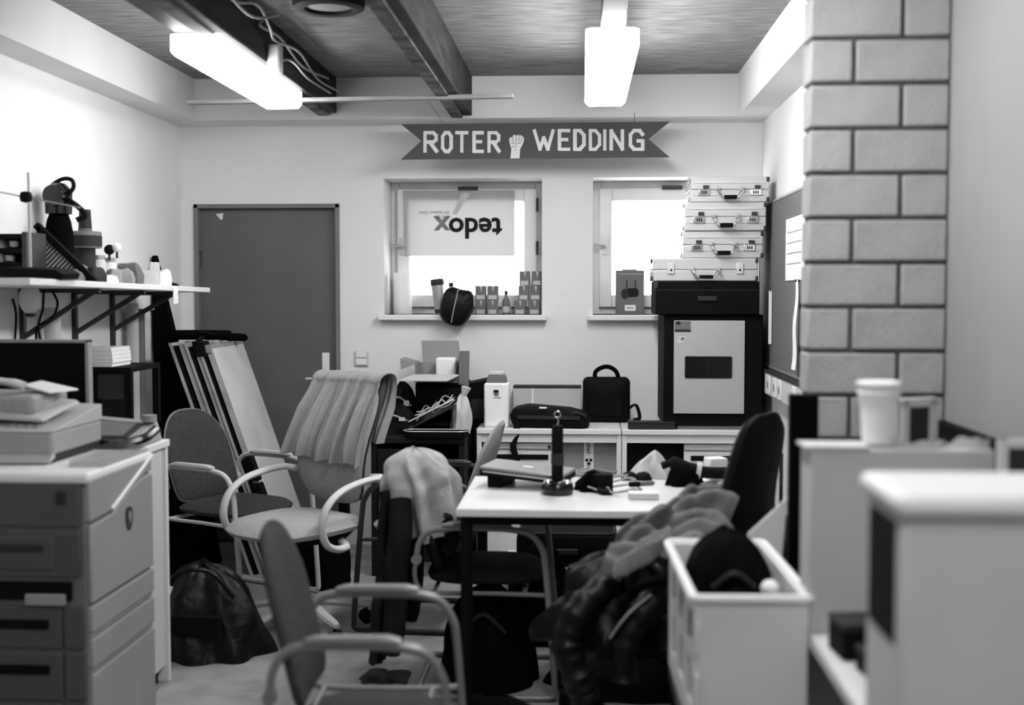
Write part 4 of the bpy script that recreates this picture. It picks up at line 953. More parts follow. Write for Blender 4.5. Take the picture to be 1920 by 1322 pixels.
p = at(1207, 936, Z=TZ); o = T('flat_pale_box', 'flat pale eraser box under the marker on the table', 'box', (p.x, p.y + .01, TZ))
G().box(-.055, .055, -.03, .03, 0, .018).build('box_body', 'offwhite', o, bevel=.003); G().box(-.055, .055, -.03, .03, .0185, .025).build('box_lid', 'white', o, bevel=.002)
p = at(1210, 897, Z=TZ); o = T('crumpled_cloth', 'crumpled pale cloth peak with black patches on the table', 'cloth', (p.x + .02, p.y + .02, TZ))
g = G(); n = 36; vs = []
for j in range(13):
    for i in range(n):
        th = 2 * PI * i / n; v = j / 12; r = (1 - v) ** .8 * (1 + .25 * math.sin(th * 5 + v * 3) + .2 * fbm(math.cos(th) * 2, math.sin(th) * 2, v * 3)); vs.append((.085 * r * math.cos(th) + .02 * v, .06 * r * math.sin(th), .115 * v ** .9))
g.add(vs, [(j * n + i, j * n + (i + 1) % n, (j + 1) * n + (i + 1) % n, (j + 1) * n + i) for j in range(12) for i in range(n)]).build('cloth_peak', 'paper_dim', o)
for dx in (-.085, -.03): G().pad(sellipse(.035, .03, 2, 18), [(0, .03), (.7, .022), (1, .006), (1, 0), (0, 0)], lambda a, b, q, dx=dx: (a + dx, b - .06, q + .012 * fbm(a * 40, b * 40) + .004)).build('dark_patch', 'black', o)
# dark camera bundle with pale strap
p = at(1275, 912, Z=TZ); o = T('camera_with_strap', 'black camera with long lens and a pale band on the table', 'camera', (p.x + .02, p.y + .03, TZ))
blob(.07, .055, .085, .3, 5, 28, 10).build('camera_body', 'black_matte', o)
G().tube(spl([(-.09, .0, .075), (-.05, 0, .085), (.02, 0, .06), (.10, 0, .05), (.19, .0, .05)], 5), [.015] * 5 + [.03] * 8 + [.024] * 8, 12).build('lens', 'black', o)
G().tube([(.044, .0, .06), (.062, 0, .057)], .034, 14).build('pale_band', 'offwhite', o)
p = at(1350, 890, Z=TZ); q = at(1356, 876, Y=4.75); o = T('white_cube_box', 'small white box at the right end of the table', 'box', (q.x - .02, 4.84, TZ), .3)
G().box(-.035, .035, -.035, .035, 0, .095).build('box_body', 'paper', o, bevel=.004); G().box(-.036, .036, -.036, .036, .072, .097).build('box_lid', 'paper', o, bevel=.003)
p = at(1330, 905, Z=TZ); o = T('paper_sheet', 'loose pale sheet of paper on the right of the table', 'paper', (p.x, p.y, TZ + .001), .2)
G().sheet(lambda u, v: ((u - .5) * .2, (v - .5) * .14, .004 + .004 * math.sin(u * 5)), 10, 8, .001).build('sheet', 'paper', o); G().box(-.05, .04, -.03, -.02, .0085, .0095).build('printed_line', 'ink_mid', o)

# ================================================================== white desks along the back wall
DZ = .755; DYF = 6.42
def desk(x0, x1, label):
    t = T('office_desk', label, 'desk', ((x0 + x1) / 2, (DYF + 6.98) / 2, 0), group='white desks along the back wall')
    hx, hy = (x1 - x0) / 2 - .002, (6.98 - DYF) / 2
    G().box(-hx, hx, -hy, hy, DZ - .028, DZ).build('desk_top', 'desk_white', t, bevel=.004)
    G().box(-hx, -hx + .025, -hy + .01, hy, 0, DZ - .028).build('side_leg', 'desk_white', t, bevel=.002); G().box(hx - .025, hx, -hy + .01, hy, 0, DZ - .028).build('side_leg', 'desk_white', t, bevel=.002)
    G().box(-hx + .026, hx - .026, -hy + .015, -hy + .03, DZ - .072, DZ - .030).build('apron', 'desk_white', t)
    G().box(-hx + .026, hx - .026, hy - .04, hy - .025, .25, DZ - .03).build('modesty_panel', 'grey', t)
    return t
D0, D1, D2 = at(893, 805, Y=DYF).x, at(1166, 805, Y=DYF).x, 1.015
desk(D0, D1, 'white office desk left, carrying the laptop bag'); desk(D1, D2, 'white office desk right, carrying the black rack cabinet')
def pedestal(x0, x1, label):
    t = T('drawer_pedestal', label, 'drawer unit', ((x0 + x1) / 2, DYF + .04, 0), group='drawer pedestals under the desks')
    hw = (x1 - x0) / 2; zt = DZ - .078
    G().box(-hw, hw, .02, .46, .04, zt).build('carcass', 'desk_white', t)
    zs = [zt - .002, zt - .045, zt - .155, zt - .31, .05]
    for i, (a, b) in enumerate(zip(zs, zs[1:])):
        dr = G().box(-hw, hw, 0, .018, b + .012, a).build('drawer', 'desk_white', t, bevel=.003)
        if i: G().box(-hw * .82, hw * .82, -.008, .001, a - .045, a - .018).build('handle', 'black', dr, bevel=.006)
    G().lathe([(.004, 0), (.009, .001), (.009, .006), (.004, .007)], (0, 0, 0), 12, lambda x, y, z: (x + hw - .03, -z, y + zt - .022)).build('lock', 'steel_dark', t)
    for x in (-hw + .04, hw - .04): G().lathe([(.02, 0), (.02, .04)], (x, .08, 0), 12).build('caster', 'black', t)
    return t
pedestal(at(905, 850, Y=DYF).x, at(1040, 850, Y=DYF).x, 'white drawer pedestal with dark grips left, behind the laptop')
pedestal(at(1284, 850, Y=DYF).x, at(1400, 850, Y=DYF).x + .06, 'white drawer pedestal with dark grips right, near the leather chair')
# grey archive box with printed strip and a black case under the desks
a, b = at(1046, 890, Y=6.5), at(1156, 835, Y=6.5)
o = T('archive_box', 'plain grey box with a printed paper strip under the left desk', 'box', ((a.x + b.x) / 2, 6.5, 0))
hw = (b.x - a.x) / 2
G().box(-hw, hw, 0, .35, 0, DZ - .08).build('box_body', 'grey', o, bevel=.003)
x = at(1104, 850, Y=6.5).x - (a.x + b.x) / 2
st = G().box(x - .026, x + .026, -.003, .001, .3, DZ - .08).build('paper_strip', 'paper', o)
text('strip_text', 'huter', .04, 'ink', st, (x, -.0042, .52), (PI/2, PI/2, 0)); text('strip_text', 'huter', .04, 'ink', st, (x, -.0042, .655), (PI/2, PI/2, 0))
for dx, dz in ((-.011, .58), (.011, .58), (0, .562)): G().lathe([(.004, 0), (.009, .0008), (.004, .0012)], (0, 0, 0), 10, lambda a_, b_, c_: (x + dx + a_, -.0035 - c_, dz + b_)).build('strip_mark', 'ink', st)
a, b = at(1172, 890, Y=6.5), at(1281, 824, Y=6.5)
o = T('black_equipment_case', 'black flat-fronted equipment case under the right desk', 'case', ((a.x + b.x) / 2, 6.5, 0))
hw = (b.x - a.x) / 2
G().box(-hw, hw, 0, .35, 0, DZ - .08).build('case_body', 'black', o, bevel=.006); G().box(-.06, .06, -.02, -.001, .4, .43).build('handle', 'darkgrey', o, bevel=.006); G().box(-hw + .01, hw - .01, -.004, .001, .3, .305).build('lid_seam', 'darkgrey', o)

# rack cabinet in the corner
RY = 6.43
a, b = at(1244, 795, Y=RY), at(1432, 590, Y=RY)
rk = T('rack_cabinet', 'black equipment cabinet with pale front panel and dark display window', 'cabinet', ((a.x + b.x) / 2, RY, DZ))
hw = min((b.x - a.x) / 2, 1.01 - (a.x + b.x) / 2); hh = b.z - DZ
G().box(-hw, hw, .012, .5, .02, hh).build('body', 'black', rk, bevel=.006)
def rp(px, py): q = at(px, py, Y=RY); return (q.x - (a.x + b.x) / 2, q.z - DZ)
(x0, z1), (x1, z0) = rp(1264, 601), rp(1395, 776)
G().box(x0, x1, -.004, .013, z0, z1).build('front_panel', 'panel_pale', rk, bevel=.002)
(u0, v1), (u1, v0) = rp(1284, 668), rp(1372, 709)
dw = G().prism(rrect(u1 - u0, v1 - v0, .008), lambda p, q, t: (p + (u0 + u1) / 2, t, q + (v0 + v1) / 2), -.008, -.003).build('display_window', 'black_gloss', rk)
for k in range(7): G().box((u0 + u1) / 2 - .005, (u0 + u1) / 2 + .003, -.0095, -.007, v0 + .018 + k * .013, v0 + .023 + k * .013).build('indicator', 'darkgrey', dw)
(s0, t1), (s1, t0) = rp(1265, 602), rp(1295, 622); stk = G().box(s0, s1, -.0055, -.003, t0, t1).build('sticker', 'midgrey', rk)
G().box(s0, s1, -.0065, -.005, t0, t0 + .012).build('sticker_band', 'darkgrey', stk); G().box(s0 + .008, s0 + .03, -.0065, -.005, t1 - .018, t1 - .004).build('sticker_mark', 'ink', stk)
c0 = rp(1277, 637); G().prism([(c0[0] - .025, c0[1] - .018), (c0[0] + .012, c0[1] - .018), (c0[0] + .03, c0[1] + .018), (c0[0] - .01, c0[1] + .018)], lambda p, q, t: (p, t, q), -.0055, -.003).build('sticker', 'offwhite', rk)
G().prism([(c0[0] - .004, c0[1] - .002), (c0[0] + .012, c0[1] - .002), (c0[0] + .02, c0[1] + .012), (c0[0] + .002, c0[1] + .012)], lambda p, q, t: (p, t, q), -.0065, -.005).build('sticker_mark', 'midgrey', rk)
G().box(-hw * .7, hw * .7, .03, .3, 0, .02).build('foot_plate', 'grey', rk)
# flight case on the rack, then the aluminium cases
a, b = at(1229, 590, Y=RY - .02), at(1424, 527, Y=RY - .02)
fcz = DZ + hh
fc = T('black_flight_case', 'black box lying on the rack cabinet under the silver cases', 'case', ((a.x + b.x) / 2, RY - .02, fcz))
hw2 = (b.x - a.x) / 2; fch = b.z - fcz
G().box(-hw2, hw2, 0, .4, 0, fch).build('box_body', 'black', fc, bevel=.006); G().box(-hw2 - .003, hw2 + .003, -.003, .4, fch - .05, fch - .046).build('lid_seam', 'darkgrey', fc); G().box(-hw2 - .004, -hw2 + .012, -.005, .03, fch - .04, fch - .004).build('corner_guard', 'steel_dark', fc, bevel=.003); G().box(-.05, .05, -.012, -.001, fch * .4, fch * .55).build('handle', 'darkgrey', fc, bevel=.004)
def alucase(px0, px1, py0, py1, Y, zbase, label, plain=False, rz=0.0):
    a, b = at(px0, py1, Y=Y), at(px1, py0, Y=Y)
    h = b.z - zbase; hw = (b.x - a.x) / 2
    t = T('aluminium_case', label, 'case', ((a.x + b.x) / 2, Y, zbase), rz, 'stacked aluminium cases')
    D = .33
    G().box(-hw, hw, 0, D, 0.0, h * .485).build('lower_shell', 'alu_rib', t, bevel=.005, seg=2)
    G().box(-hw, hw, 0, D, h * .497, h).build('upper_shell', 'alu_rib', t, bevel=.005, seg=2)
    G().box(-hw + .004, hw - .004, .003, D - .003, h * .465, h * .495).build('seam_strip', 'grey', t)
    if not plain:
        for z in (h * .30, h * .78): G().box(-hw + .02, hw - .02, -.004, .001, z - .004, z + .004).build('ridge', 'alu', t)
    for sx in (-1, 1):
        for z in (.014, h - .014): G().box(sx * hw - .014, sx * hw + .014 * .3 * sx, -.003, .03, z - .013, z + .013).build('corner_cap', 'steel_dark' if plain or sx > 0 else 'steel', t, bevel=.005)
        lx = sx * hw * .66
        if plain:
            lk = G().box(lx - .018, lx + .018, -.008, .001, h * .3, h * .8).build('latch', 'alu', t, bevel=.004); G().lathe([(.003, 0), (.006, .001), (.003, .002)], (0, 0, 0), 10, lambda x, y, z, lx=lx: (lx + x, -.009 - z, h * .48 + y)).build('latch_hole', 'black', lk)
        else:
            lk = G().box(lx - .03, lx + .03, -.01, .001, h * .26, h * .50).build('combination_lock', 'chrome', t, bevel=.003)
            for q in range(3): G().box(lx - .014 + q * .011, lx - .007 + q * .011, -.012, -.009, h * .32, h * .44).build('dial', 'darkgrey', lk)
            G().box(lx - .005, lx + .025, -.012, .001, h * .54, h * .66).build('catch', 'steel_dark', t, bevel=.002)
    # handle
    w = .062 if not plain else .068
    hd_ = G().tube(spl([(-w, -.004, h * .52), (-w, -.028, h * .42), (-w * .75, -.036, h * .25), (-w * .55, -.038, h * .17), (w * .55, -.038, h * .17), (w * .75, -.036, h * .25), (w, -.028, h * .42), (w, -.004, h * .52)], 4), .008, 8).build('handle', 'chrome', t)
    G().box(-w * .55, w * .55, -.05, -.027, h * .10, h * .26).build('handle_grip', 'black', hd_, bevel=.006)
    for sx in (-1, 1): G().box(sx * w - .012, sx * w + .012, -.01, .001, h * .46, h * .6).build('handle_mount', 'steel', t, bevel=.002)
    return zbase + h
z = fcz + fch
z = alucase(1225, 1421, 484, 527, RY, z, 'wide plain aluminium case at the bottom of the stack', True)
z = alucase(1281, 1431, 433, 482, RY + .01, z + .001, 'aluminium briefcase second from the bottom of the stack')
z = alucase(1285, 1437, 379, 430, RY, z + .001, 'aluminium briefcase third from the bottom of the stack')
z = alucase(1295, 1442, 331, 377, RY, z + .001, 'aluminium briefcase on top of the stack')

# ---------------------------------------------------------------- things on the white desks
q = at(1032, 800, Y=6.55)
lb = T('laptop_bag', 'black laptop bag lying flat on the left white desk', 'bag', (q.x, 6.56, DZ), math.radians(-4))
def lbf(a, b, t): return (a, b, max(0, .058 + t + .012 * fbm(a * 9, b * 9) - a * .05))
G().pad(rrect(.43, .22, .04, 5), [(0, .055), (.6, .052), (.9, .035), (1, 0), (.97, -.04), (.9, -.058), (0, -.058)], lbf).build('bag_body', 'black', lb)
G().pad(rrect(.34, .02, .009, 4), [(0, .004), (1, .002), (1, 0), (0, 0)], lambda a, b, t: (a, -.112 - t, .06 + b)).build('front_zip', 'darkgrey', lb)
G().tube(spl([(.12, -.105, .05), (.14, -.12, .09), (.2, -.11, .07)], 4), .006, 6).build('strap', 'darkgrey', lb)
G().sheet(lambda u, v: (-.195 + .035 * u + .01 * math.sin(v * 8), -.125 - .012 * math.sin(v * 3), .04 - .23 * v), 6, 16, .004).build('hanging_strap', 'black', lb)
G().box(-.05, -.01, -.112, -.09, .108, .115).build('paper_tag', 'paper', lb)
q = at(1137, 788, Y=6.75)
bc = T('black_briefcase_bag', 'black upright bag with a carrying handle against the back wall', 'bag', (q.x, 6.80, DZ))
hb = at(1137, 707, Y=6.8).z - DZ
G().pad(rrect(.265, hb, .03, 5), [(0, -.055), (.85, -.052), (.97, -.04), (1, -.02), (1, .03), (.95, .05), (0, .055)], lambda a, b, t: (a, t, b + hb / 2 + .0 + .0)).build('bag_body', 'black', bc)
G().tube(spl([(-.065, 0, hb - .012), (-.06, 0, hb + .03), (-.02, 0, hb + .055), (.02, 0, hb + .055), (.055, 0, hb + .03), (.07, 0, hb - .012)], 5), .013, 10).build('handle', 'black_matte', bc)
G().pad(rrect(.2, .12, .02, 4), [(0, -.064), (.9, -.062), (1, -.05), (1, -.04), (0, -.04)], lambda a, b, t: (a, t, b + hb * .38)).build('front_pocket', 'black', bc)
G().tube(spl([(.125, 0, hb * .3), (.165, -.03, .1), (.185, -.05, .03), (.15, -.06, .015)], 5), .014, 8, flat=.5).build('shoulder_strap', 'black', bc)
a, b = at(962, 775, Y=6.86), at(1090, 724, Y=6.86)
o = T('grey_folder_box', 'long pale grey box with a dark rim behind the laptop bag', 'box', ((a.x + b.x) / 2, 6.86, DZ))
hw = (b.x - a.x) / 2; h = b.z - DZ
G().box(-hw, hw, 0, .1, 0, h - .012).build('box_body', 'card_light', o, bevel=.003); G().box(-hw, hw, -.004, .104, h - .012, h).build('box_lid', 'darkgrey', o, bevel=.003); G().box(-hw * .45, -hw * .4, -.004, .001, .01, h - .015).build('white_edge', 'paper', o)
a, b = at(1176, 802, Y=6.5), at(1265, 787, Y=6.5)
o = T('flat_dark_box', 'long flat dark box lying on the desk before the rack cabinet', 'box', ((a.x + b.x) / 2, 6.44, DZ), .03)
hw = (b.x - a.x) / 2 - .004; G().box(-hw, hw, -.008, .1 - .04, 0, .03).build('box_body', 'darkgrey', o, bevel=.003); G().box(-hw - .002, hw + .002, -.01, .062, .0305, .043).build('box_lid', 'darkgrey', o, bevel=.003)
# white dispenser carton with a printed head
a, b = at(908, 795, Y=6.40), at(954, 697, Y=6.40)
a = at(908, 795, Y=6.5); b = at(954, 697, Y=6.5)
o = T('white_dispenser', 'white plastic canister with a printed head and grey cap on the desk', 'canister', ((a.x + b.x) / 2, 6.53, DZ))
hw = (b.x - a.x) / 2; h = b.z - DZ
G().box(-hw, hw, -.05, .06, 0, h * .80).build('canister_body', 'paper', o, bevel=.012, seg=3); G().hexa([(-hw * .85, -.04, h * .80), (hw * .85, -.04, h * .80), (hw * .85, .05, h * .80), (-hw * .85, .05, h * .80)], [(-hw * .7, -.035, h * .93), (hw * .7, -.035, h * .93), (hw * .7, .045, h * .93), (-hw * .7, .045, h * .93)]).build('grey_cap', 'midgrey', o, bevel=.004); G().box(-hw * .6, hw * .6, -.03, .04, h * .93, h).build('lid', 'offwhite', o, bevel=.006)
G().pad(sellipse(.014, .016, 2.2, 16), [(0, .001), (1, .001), (1, 0), (0, 0)], lambda p, q_, t: (p, -.051 - t, q_ + h * .62)).build('printed_head', 'midgrey', o); G().pad(sellipse(.016, .008, 2, 14), [(0, .001), (1, .001), (1, 0), (0, 0)], lambda p, q_, t: (p - .001, -.0518 - t, q_ + h * .655)).build('printed_hair', 'ink', o); G().box(-.012, .024, -.0525, -.05, h * .535, h * .55).build('printed_line', 'grey', o)

# ================================================================== dark desk with clutter in the middle
KZ = .73; KX0, KX1, KY0, KY1 = at(698, 822, Y=6.25).x, -.60, 6.2, 6.88
dk = T('dark_wood_desk', 'dark wooden desk heaped with equipment under the left window', 'desk', ((KX0 + KX1) / 2, (KY0 + KY1) / 2, 0))
hx, hy = (KX1 - KX0) / 2, (KY1 - KY0) / 2
G().box(-hx, hx, -hy, hy, KZ - .03, KZ).build('desk_top', 'desk_dark', dk, bevel=.004)
for s in (-1, 1): G().box(s * hx - (.03 if s > 0 else 0), s * hx + (.03 if s < 0 else 0), -hy + .01, hy - .01, 0, KZ - .03).build('side_panel', 'desk_dark', dk)
for k in range(3):
    dr = G().box(-hx + .035, -hx + .32, -hy + .004, -hy + .022, .08 + k * .2, .27 + k * .2).build('drawer', 'desk_dark', dk, bevel=.003); G().box(-hx + .13, -hx + .22, -hy - .012, -hy + .003, .19 + k * .2, .205 + k * .2).build('handle', 'steel_dark', dr)
G().box(-hx + .03, hx - .03, hy - .03, hy - .012, .2, KZ - .03).build('back_panel', 'desk_dark', dk)
# open cardboard box on a black machine
a, b = at(786, 790, Y=6.6), at(872, 700, Y=6.6)
pm = T('black_printer', 'black boxy printer on the dark desk under the cardboard box', 'printer', ((a.x + b.x) / 2, 6.66, KZ))
hw = (b.x - a.x) / 2 + .01; ph = at(800, 716, Y=6.6).z - KZ
G().box(-hw, hw, -.14, .16, 0, ph).build('printer_body', 'black_matte', pm, bevel=.008); G().box(-hw * .8, hw * .8, -.16, -.139, ph * .12, ph * .2).build('output_tray', 'darkgrey', pm, bevel=.003); G().box(-hw * .9, hw * .9, -.143, -.139, ph * .6, ph * .9).build('front_door', 'black', pm, bevel=.003)
c0, c1 = at(762, 690, Y=6.6), at(862, 630, Y=6.6)
cbx = T('open_cardboard_box', 'open cardboard box with raised flaps on the black printer', 'box', ((a.x + b.x) / 2 - .02, 6.64, KZ + ph))
w = .125; bh = .10
G().box(-w, w, -.10, .12, 0, .006).build('bottom', 'card', cbx)
G().box(-w, w, .115, .121, .006, bh).build('wall', 'card', cbx); G().box(-w, w, -.10, -.094, .006, bh * .4).build('wall', 'card', cbx); G().box(-w, -w + .006, -.094, .115, .006, bh).build('wall', 'card', cbx); G().box(w - .006, w, -.094, .115, .006, bh + .06).build('wall', 'card', cbx)
G().hexa([(-w * .85, .116, bh), (w * .85, .116, bh), (w * .85, .122, bh), (-w * .85, .122, bh)], [(-w * .95, .15, bh + .12), (w * .75, .15, bh + .12), (w * .75, .156, bh + .12), (-w * .95, .156, bh + .12)]).build('flap', 'card', cbx)
G().hexa([(-w - .06, -.27, .02), (w - .05, -.27, .02), (w, -.10, .04), (-w, -.10, .04)], [(-w - .06, -.27, .026), (w - .05, -.27, .026), (w, -.10, .046), (-w, -.10, .046)]).build('flap', 'card_light', cbx)
G().hexa([(-w - .075, -.09, bh - .03), (-w, -.09, bh), (-w, .10, bh), (-w - .075, .10, bh - .03)], [(-w - .08, -.09, bh + .03), (-w, -.09, bh + .006), (-w, .10, bh + .006), (-w - .08, .10, bh + .03)]).build('flap', 'card', cbx)
G().hexa([(w - .006, -.12, bh - .12), (w + .05, -.12, bh - .12), (w + .05, -.114, bh - .12), (w - .006, -.114, bh - .12)], [(w - .0, -.12, bh + .075), (w + .055, -.12, bh + .075), (w + .055, -.114, bh + .075), (w - .0, -.114, bh + .075)]).build('flap', 'midgrey', cbx)
G().box(-.02, .09, .0, .09, .006, .13).build('inner_packing', 'paper', cbx, bevel=.01)
# black bags heaped on the left of the desk
for px, py, Y, rx, ry, h, sd, l in ((745, 800, 6.42, .11, .10, .15, 8.1, 'black bag heaped on the left of the dark desk'), (742, 770, 6.72, .09, .09, .25, 2.2, 'taller black bag against the wall on the dark desk')):
    q = at(px, py, Y=Y); o = T('black_bag', l, 'bag', (max(q.x, KX0 + rx), Y, KZ), group='black bags on the dark desk')
    blob(rx, ry, h, .22, sd, 40, 14, fold=6).build('bag_body', 'black', o); G().tube(spl([(-.08, -ry * .8, h * .4), (-.02, -ry, h * .7), (.06, -ry * .8, h * .5)], 5), .006, 6).build('strap', 'grey', o)
    G().box(.02, .05, -ry * .98, -ry * .8, h * .5, h * .62).build('pale_tag', 'paper_dim', o)
# wire basket with cables
q = at(830, 800, Y=6.36)
wb = T('wire_tray', 'tilted clear plastic tray full of wires on the dark desk', 'tray', (q.x, 6.36, KZ))
wb.location = (q.x - .045, 6.41, KZ)
def wt(x, y, z): return (x, y, z + .03 + (x + .13) * .5)
slabq = lambda x0, x1, y0, y1, z0, z1: G().hexa([wt(x0, y0, z0), wt(x1, y0, z0), wt(x1, y1, z0), wt(x0, y1, z0)], [wt(x0, y0, z1), wt(x1, y0, z1), wt(x1, y1, z1), wt(x0, y1, z1)])
slabq(-.13, .11, -.1, .1, 0, .006).build('tray_floor', 'darkgrey', wb); slabq(-.13, .11, -.1, -.094, .006, .04).build('tray_side', 'clear_plastic', wb); slabq(-.13, .11, .094, .1, .006, .04).build('tray_side', 'clear_plastic', wb)
G().tube([wt(-.13, -.1, .042), wt(.11, -.1, .042)], .005, 6).build('tray_rim', 'steel', wb)
rnd = random.Random(11)
for k in range(5):
    pts = [wt(-.1 + .2 * i / 6, -.07 + .14 * rnd.random(), .02 + .06 * rnd.random()) for i in range(7)]
    G().tube(spl(pts, 4), .0035, 5).build('wire', 'cable' if k % 2 else 'offwhite', wb)
for k, (x, y) in enumerate(((-.11, -.08), (.10, -.08), (.10, .08))): G().tube([(x, y, 0), wt(x, y, 0)], .006, 6).build('prop', 'steel_dark', wb)
q = at(888, 800, Y=6.42)
o = T('white_plastic_sack', 'crumpled white plastic sack at the right end of the dark desk', 'plastic bag', (KX1 - .045, 6.41, KZ))
blob(.055, .06, .21, .25, 21, 40, 16, fold=6, lean=(.015, 0)).build('sack_body', 'milk_plastic', o); G().tube([(.02, 0, .20), (.035, 0, .25)], [.012, .028], 10).build('tied_neck', 'milk_plastic', o)
# black trays in front: a curved black case lid
q = at(810, 825, Y=6.22)
o = T('black_case_lid', 'black shallow case with a steel rim lying at the desk front', 'case', (q.x + .02, 6.235, KZ))
G().pad(rrect(.34, .11, .05, 5), [(0, .012), (.8, .012), (.92, .03), (1, .034), (1.0, .008), (.94, 0), (0, 0)], lambda a_, b_, t: (a_, b_, t)).build('case_shell', 'black', o)
G().tube([(x, y, .036) for x, y in rrect(.34, .11, .05, 5)], .003, 6, closed=True).build('steel_rim', 'steel', o)
a, b = at(845, 706, Y=6.75), at(912, 694, Y=6.75)
o = T('black_binder', 'black binder lying slanted on the printer beside the cardboard box', 'binder', (b.x - .0, 6.78, KZ), 0)
G().hexa([(-.10, -.08, .0), (.06, -.08, .0), (.06, .08, 0), (-.10, .08, 0)], [(-.10, -.08, .245), (.06, -.08, .275), (.06, .08, .285), (-.10, .08, .25)]).build('binder_cover', 'black', o, bevel=.004); G().box(-.08, .03, -.086, -.079, .05, .16).build('spine_label', 'darkgrey', o)

# ================================================================== floor: bags
o = T('black_travel_bag', 'black shiny travel bag with a white cloth beside the copier', 'bag', (-1.53, 4.84, 0))
blob(.24, .17, .37, .2, 4.4, 60, 22, fold=6, lean=(-.03, .02)).build('bag_body', 'leather', o); G().tube(spl([(-.15, -.11, .25), (-.08, -.14, .36), (.05, -.14, .37), (.14, -.11, .26)], 6), .016, 8, flat=.6).build('carry_handle', 'leather', o)
G().sheet(lambda u, v: (-.20 + .045 * u + .05 * v, -.15 - .03 * math.sin(u * 4), .17 + .13 * v + .01 * math.sin(u * 9)), 8, 14, .006).build('white_cloth', 'paper', o)
G().box(-.1, .1, -.185, -.15, .12, .2).build('side_pocket', 'black', o, bevel=.006)
o = T('black_duffel', 'large black duffel on the floor under the table', 'bag', (.20, 4.50, 0))
blob(.32, .2, .36, .16, 9.4, 56, 20, fold=5).build('bag_body', 'leather', o); G().tube(spl([(-.18, -.16, .26), (-.05, -.2, .38), (.1, -.2, .38), (.2, -.16, .26)], 6), .014, 8).build('carry_handle', 'black', o)
o = T('white_storage_box', 'white printed storage box on the floor behind the table', 'box', (-.08, 5.55, 0))
G().box(-.26, .26, -.18, .18, 0, .21).build('box_body', 'offwhite', o, bevel=.004); G().box(-.265, .265, -.185, .185, .211, .25).build('box_lid', 'white', o, bevel=.004); G().box(-.15, -.02, -.187, -.18, .06, .17).build('printed_panel', 'midgrey', o); G().box(.02, .17, -.187, -.18, .05, .17).build('printed_panel', 'darkgrey', o)
o = T('black_suitcase', 'black flat suitcase lying on the white storage box behind the table', 'suitcase', (-.06, 5.55, .25))
G().pad(rrect(.46, .34, .06, 5), [(0, .15), (.85, .15), (.97, .14), (1, .12), (1, .02), (.97, 0), (0, 0)], lambda a_, b_, t: (a_, b_, t)).build('case_shell', 'black', o); G().tube([(x, y, .15) for x, y in rrect(.43, .31, .05, 5)], .005, 6, closed=True).build('rim_piping', 'darkgrey', o); G().box(-.05, .05, -.185, -.168, .06, .085).build('handle', 'darkgrey', o, bevel=.005)
for x, rz, l in ((-.30, .2, 'dark shoe with pale sole standing under the table edge'), (-.12, -.5, 'second dark shoe lying turned beside the first')):
    o = T('shoe', l, 'shoe', (x + (.06 if x < -.2 else .17), 4.12 if x < -.2 else 4.10, 0), rz, 'pair of dark shoes')
    so = [(p.x, p.y) for p in spl([(-.13, 0, 0), (-.11, .035, 0), (-.02, .032, 0), (.08, .045, 0), (.135, .02, 0), (.14, -.01, 0), (.09, -.042, 0), (-.02, -.035, 0), (-.11, -.035, 0)], 3, True)]
    G().pad(so, [(0, .022), (1, .022), (1.03, .012), (1, 0), (0, 0)]).build('sole', 'offwhite', o); G().pad(so, [(.35, .095), (.62, .095), (.85, .06), (.97, .03), (.98, .021), (0, .021)], lambda a_, b_, t: (a_ - max(0, t - .03) * .9, b_, t * (1 if a_ < .02 else 1 - .45 * (a_ - .02) / .12))).build('upper', 'black', o)
q = at(745, 1272, Z=0)
o = T('dark_glove', 'crumpled dark glove on the floor at the bottom edge', 'glove', (q.x - .07, q.y - .03, 0))
blob(.07, .05, .045, .3, 7, 30, 10).build('palm', 'darkgrey', o)
for k in range(4): G().tube(spl([(.03, -.03 + k * .02, .02), (.09, -.045 + k * .03, .02), (.12, -.05 + k * .034, .012)], 4), [.011] * 8 + [.008], 8).build('finger', 'darkgrey', o)

# ================================================================== right wall
def rw(px, py, x=RX): q = at(px, py, X=x); return q.y, q.z
y_far, zb = rw(1436, 690); _, zt = rw(1442, 424)
pn = T('pinboard', 'large dark grey pinboard on the right wall', 'pinboard', (RX, 0, 0))
y_far = min(y_far, 6.9)
for k, (ya, yb_) in enumerate(((5.18, 6.88), (3.62, 5.172))):
    G().box(-.022, -.004, ya, yb_, 1.09, 1.955).build('panel', 'pinboard', pn)
    for z in (1.085, 1.955): G().box(-.026, -.002, ya, yb_, z, z + .012).build('frame_rail', 'steel', pn)
for y in (3.616, 5.176, 6.884): G().box(-.028, -.002, y - .006, y + .006, 1.085, 1.967).build('frame_stile', 'alu', pn)
o = T('notice_sheet', 'white printed notice pinned to the pinboard beside the brick pier', 'notice', (RX - .024, 0, 0))
y1_, z1_ = rw(1484, 420); y0_, z0_ = rw(1509, 525)
G().box(-.003, 0, y0_ - .15, y1_, z0_, z1_ + .02).build('sheet', 'paper', o)
for k in range(4): G().box(-.0045, -.002, y0_ - .05, y1_ - .05, z1_ - .05 - k * .05, z1_ - .045 - k * .05).build('printed_line', 'grey', o)
yq, zq = rw(1500, 610)
o = T('paper_ribbon', 'long white paper ribbon hanging on the pinboard', 'ribbon', (RX - .03, yq - .12, 0))
G().sheet(lambda u, v: (-.01 - .012 * v * v + .004 * math.sin(v * 9), (u - .5) * (.05 + .05 * v), 1.55 - .42 * v), 6, 24, .002).build('ribbon', 'paper', o); G().tube([(-.016, 0, 1.54), (.006, 0, 1.54)], .006, 8).build('pin', 'black', o)
yq, zq = rw(1438, 545)
o = T('white_strip', 'narrow white strip hanging beside the rack cabinet', 'strip', (.99, 6.40, 0))
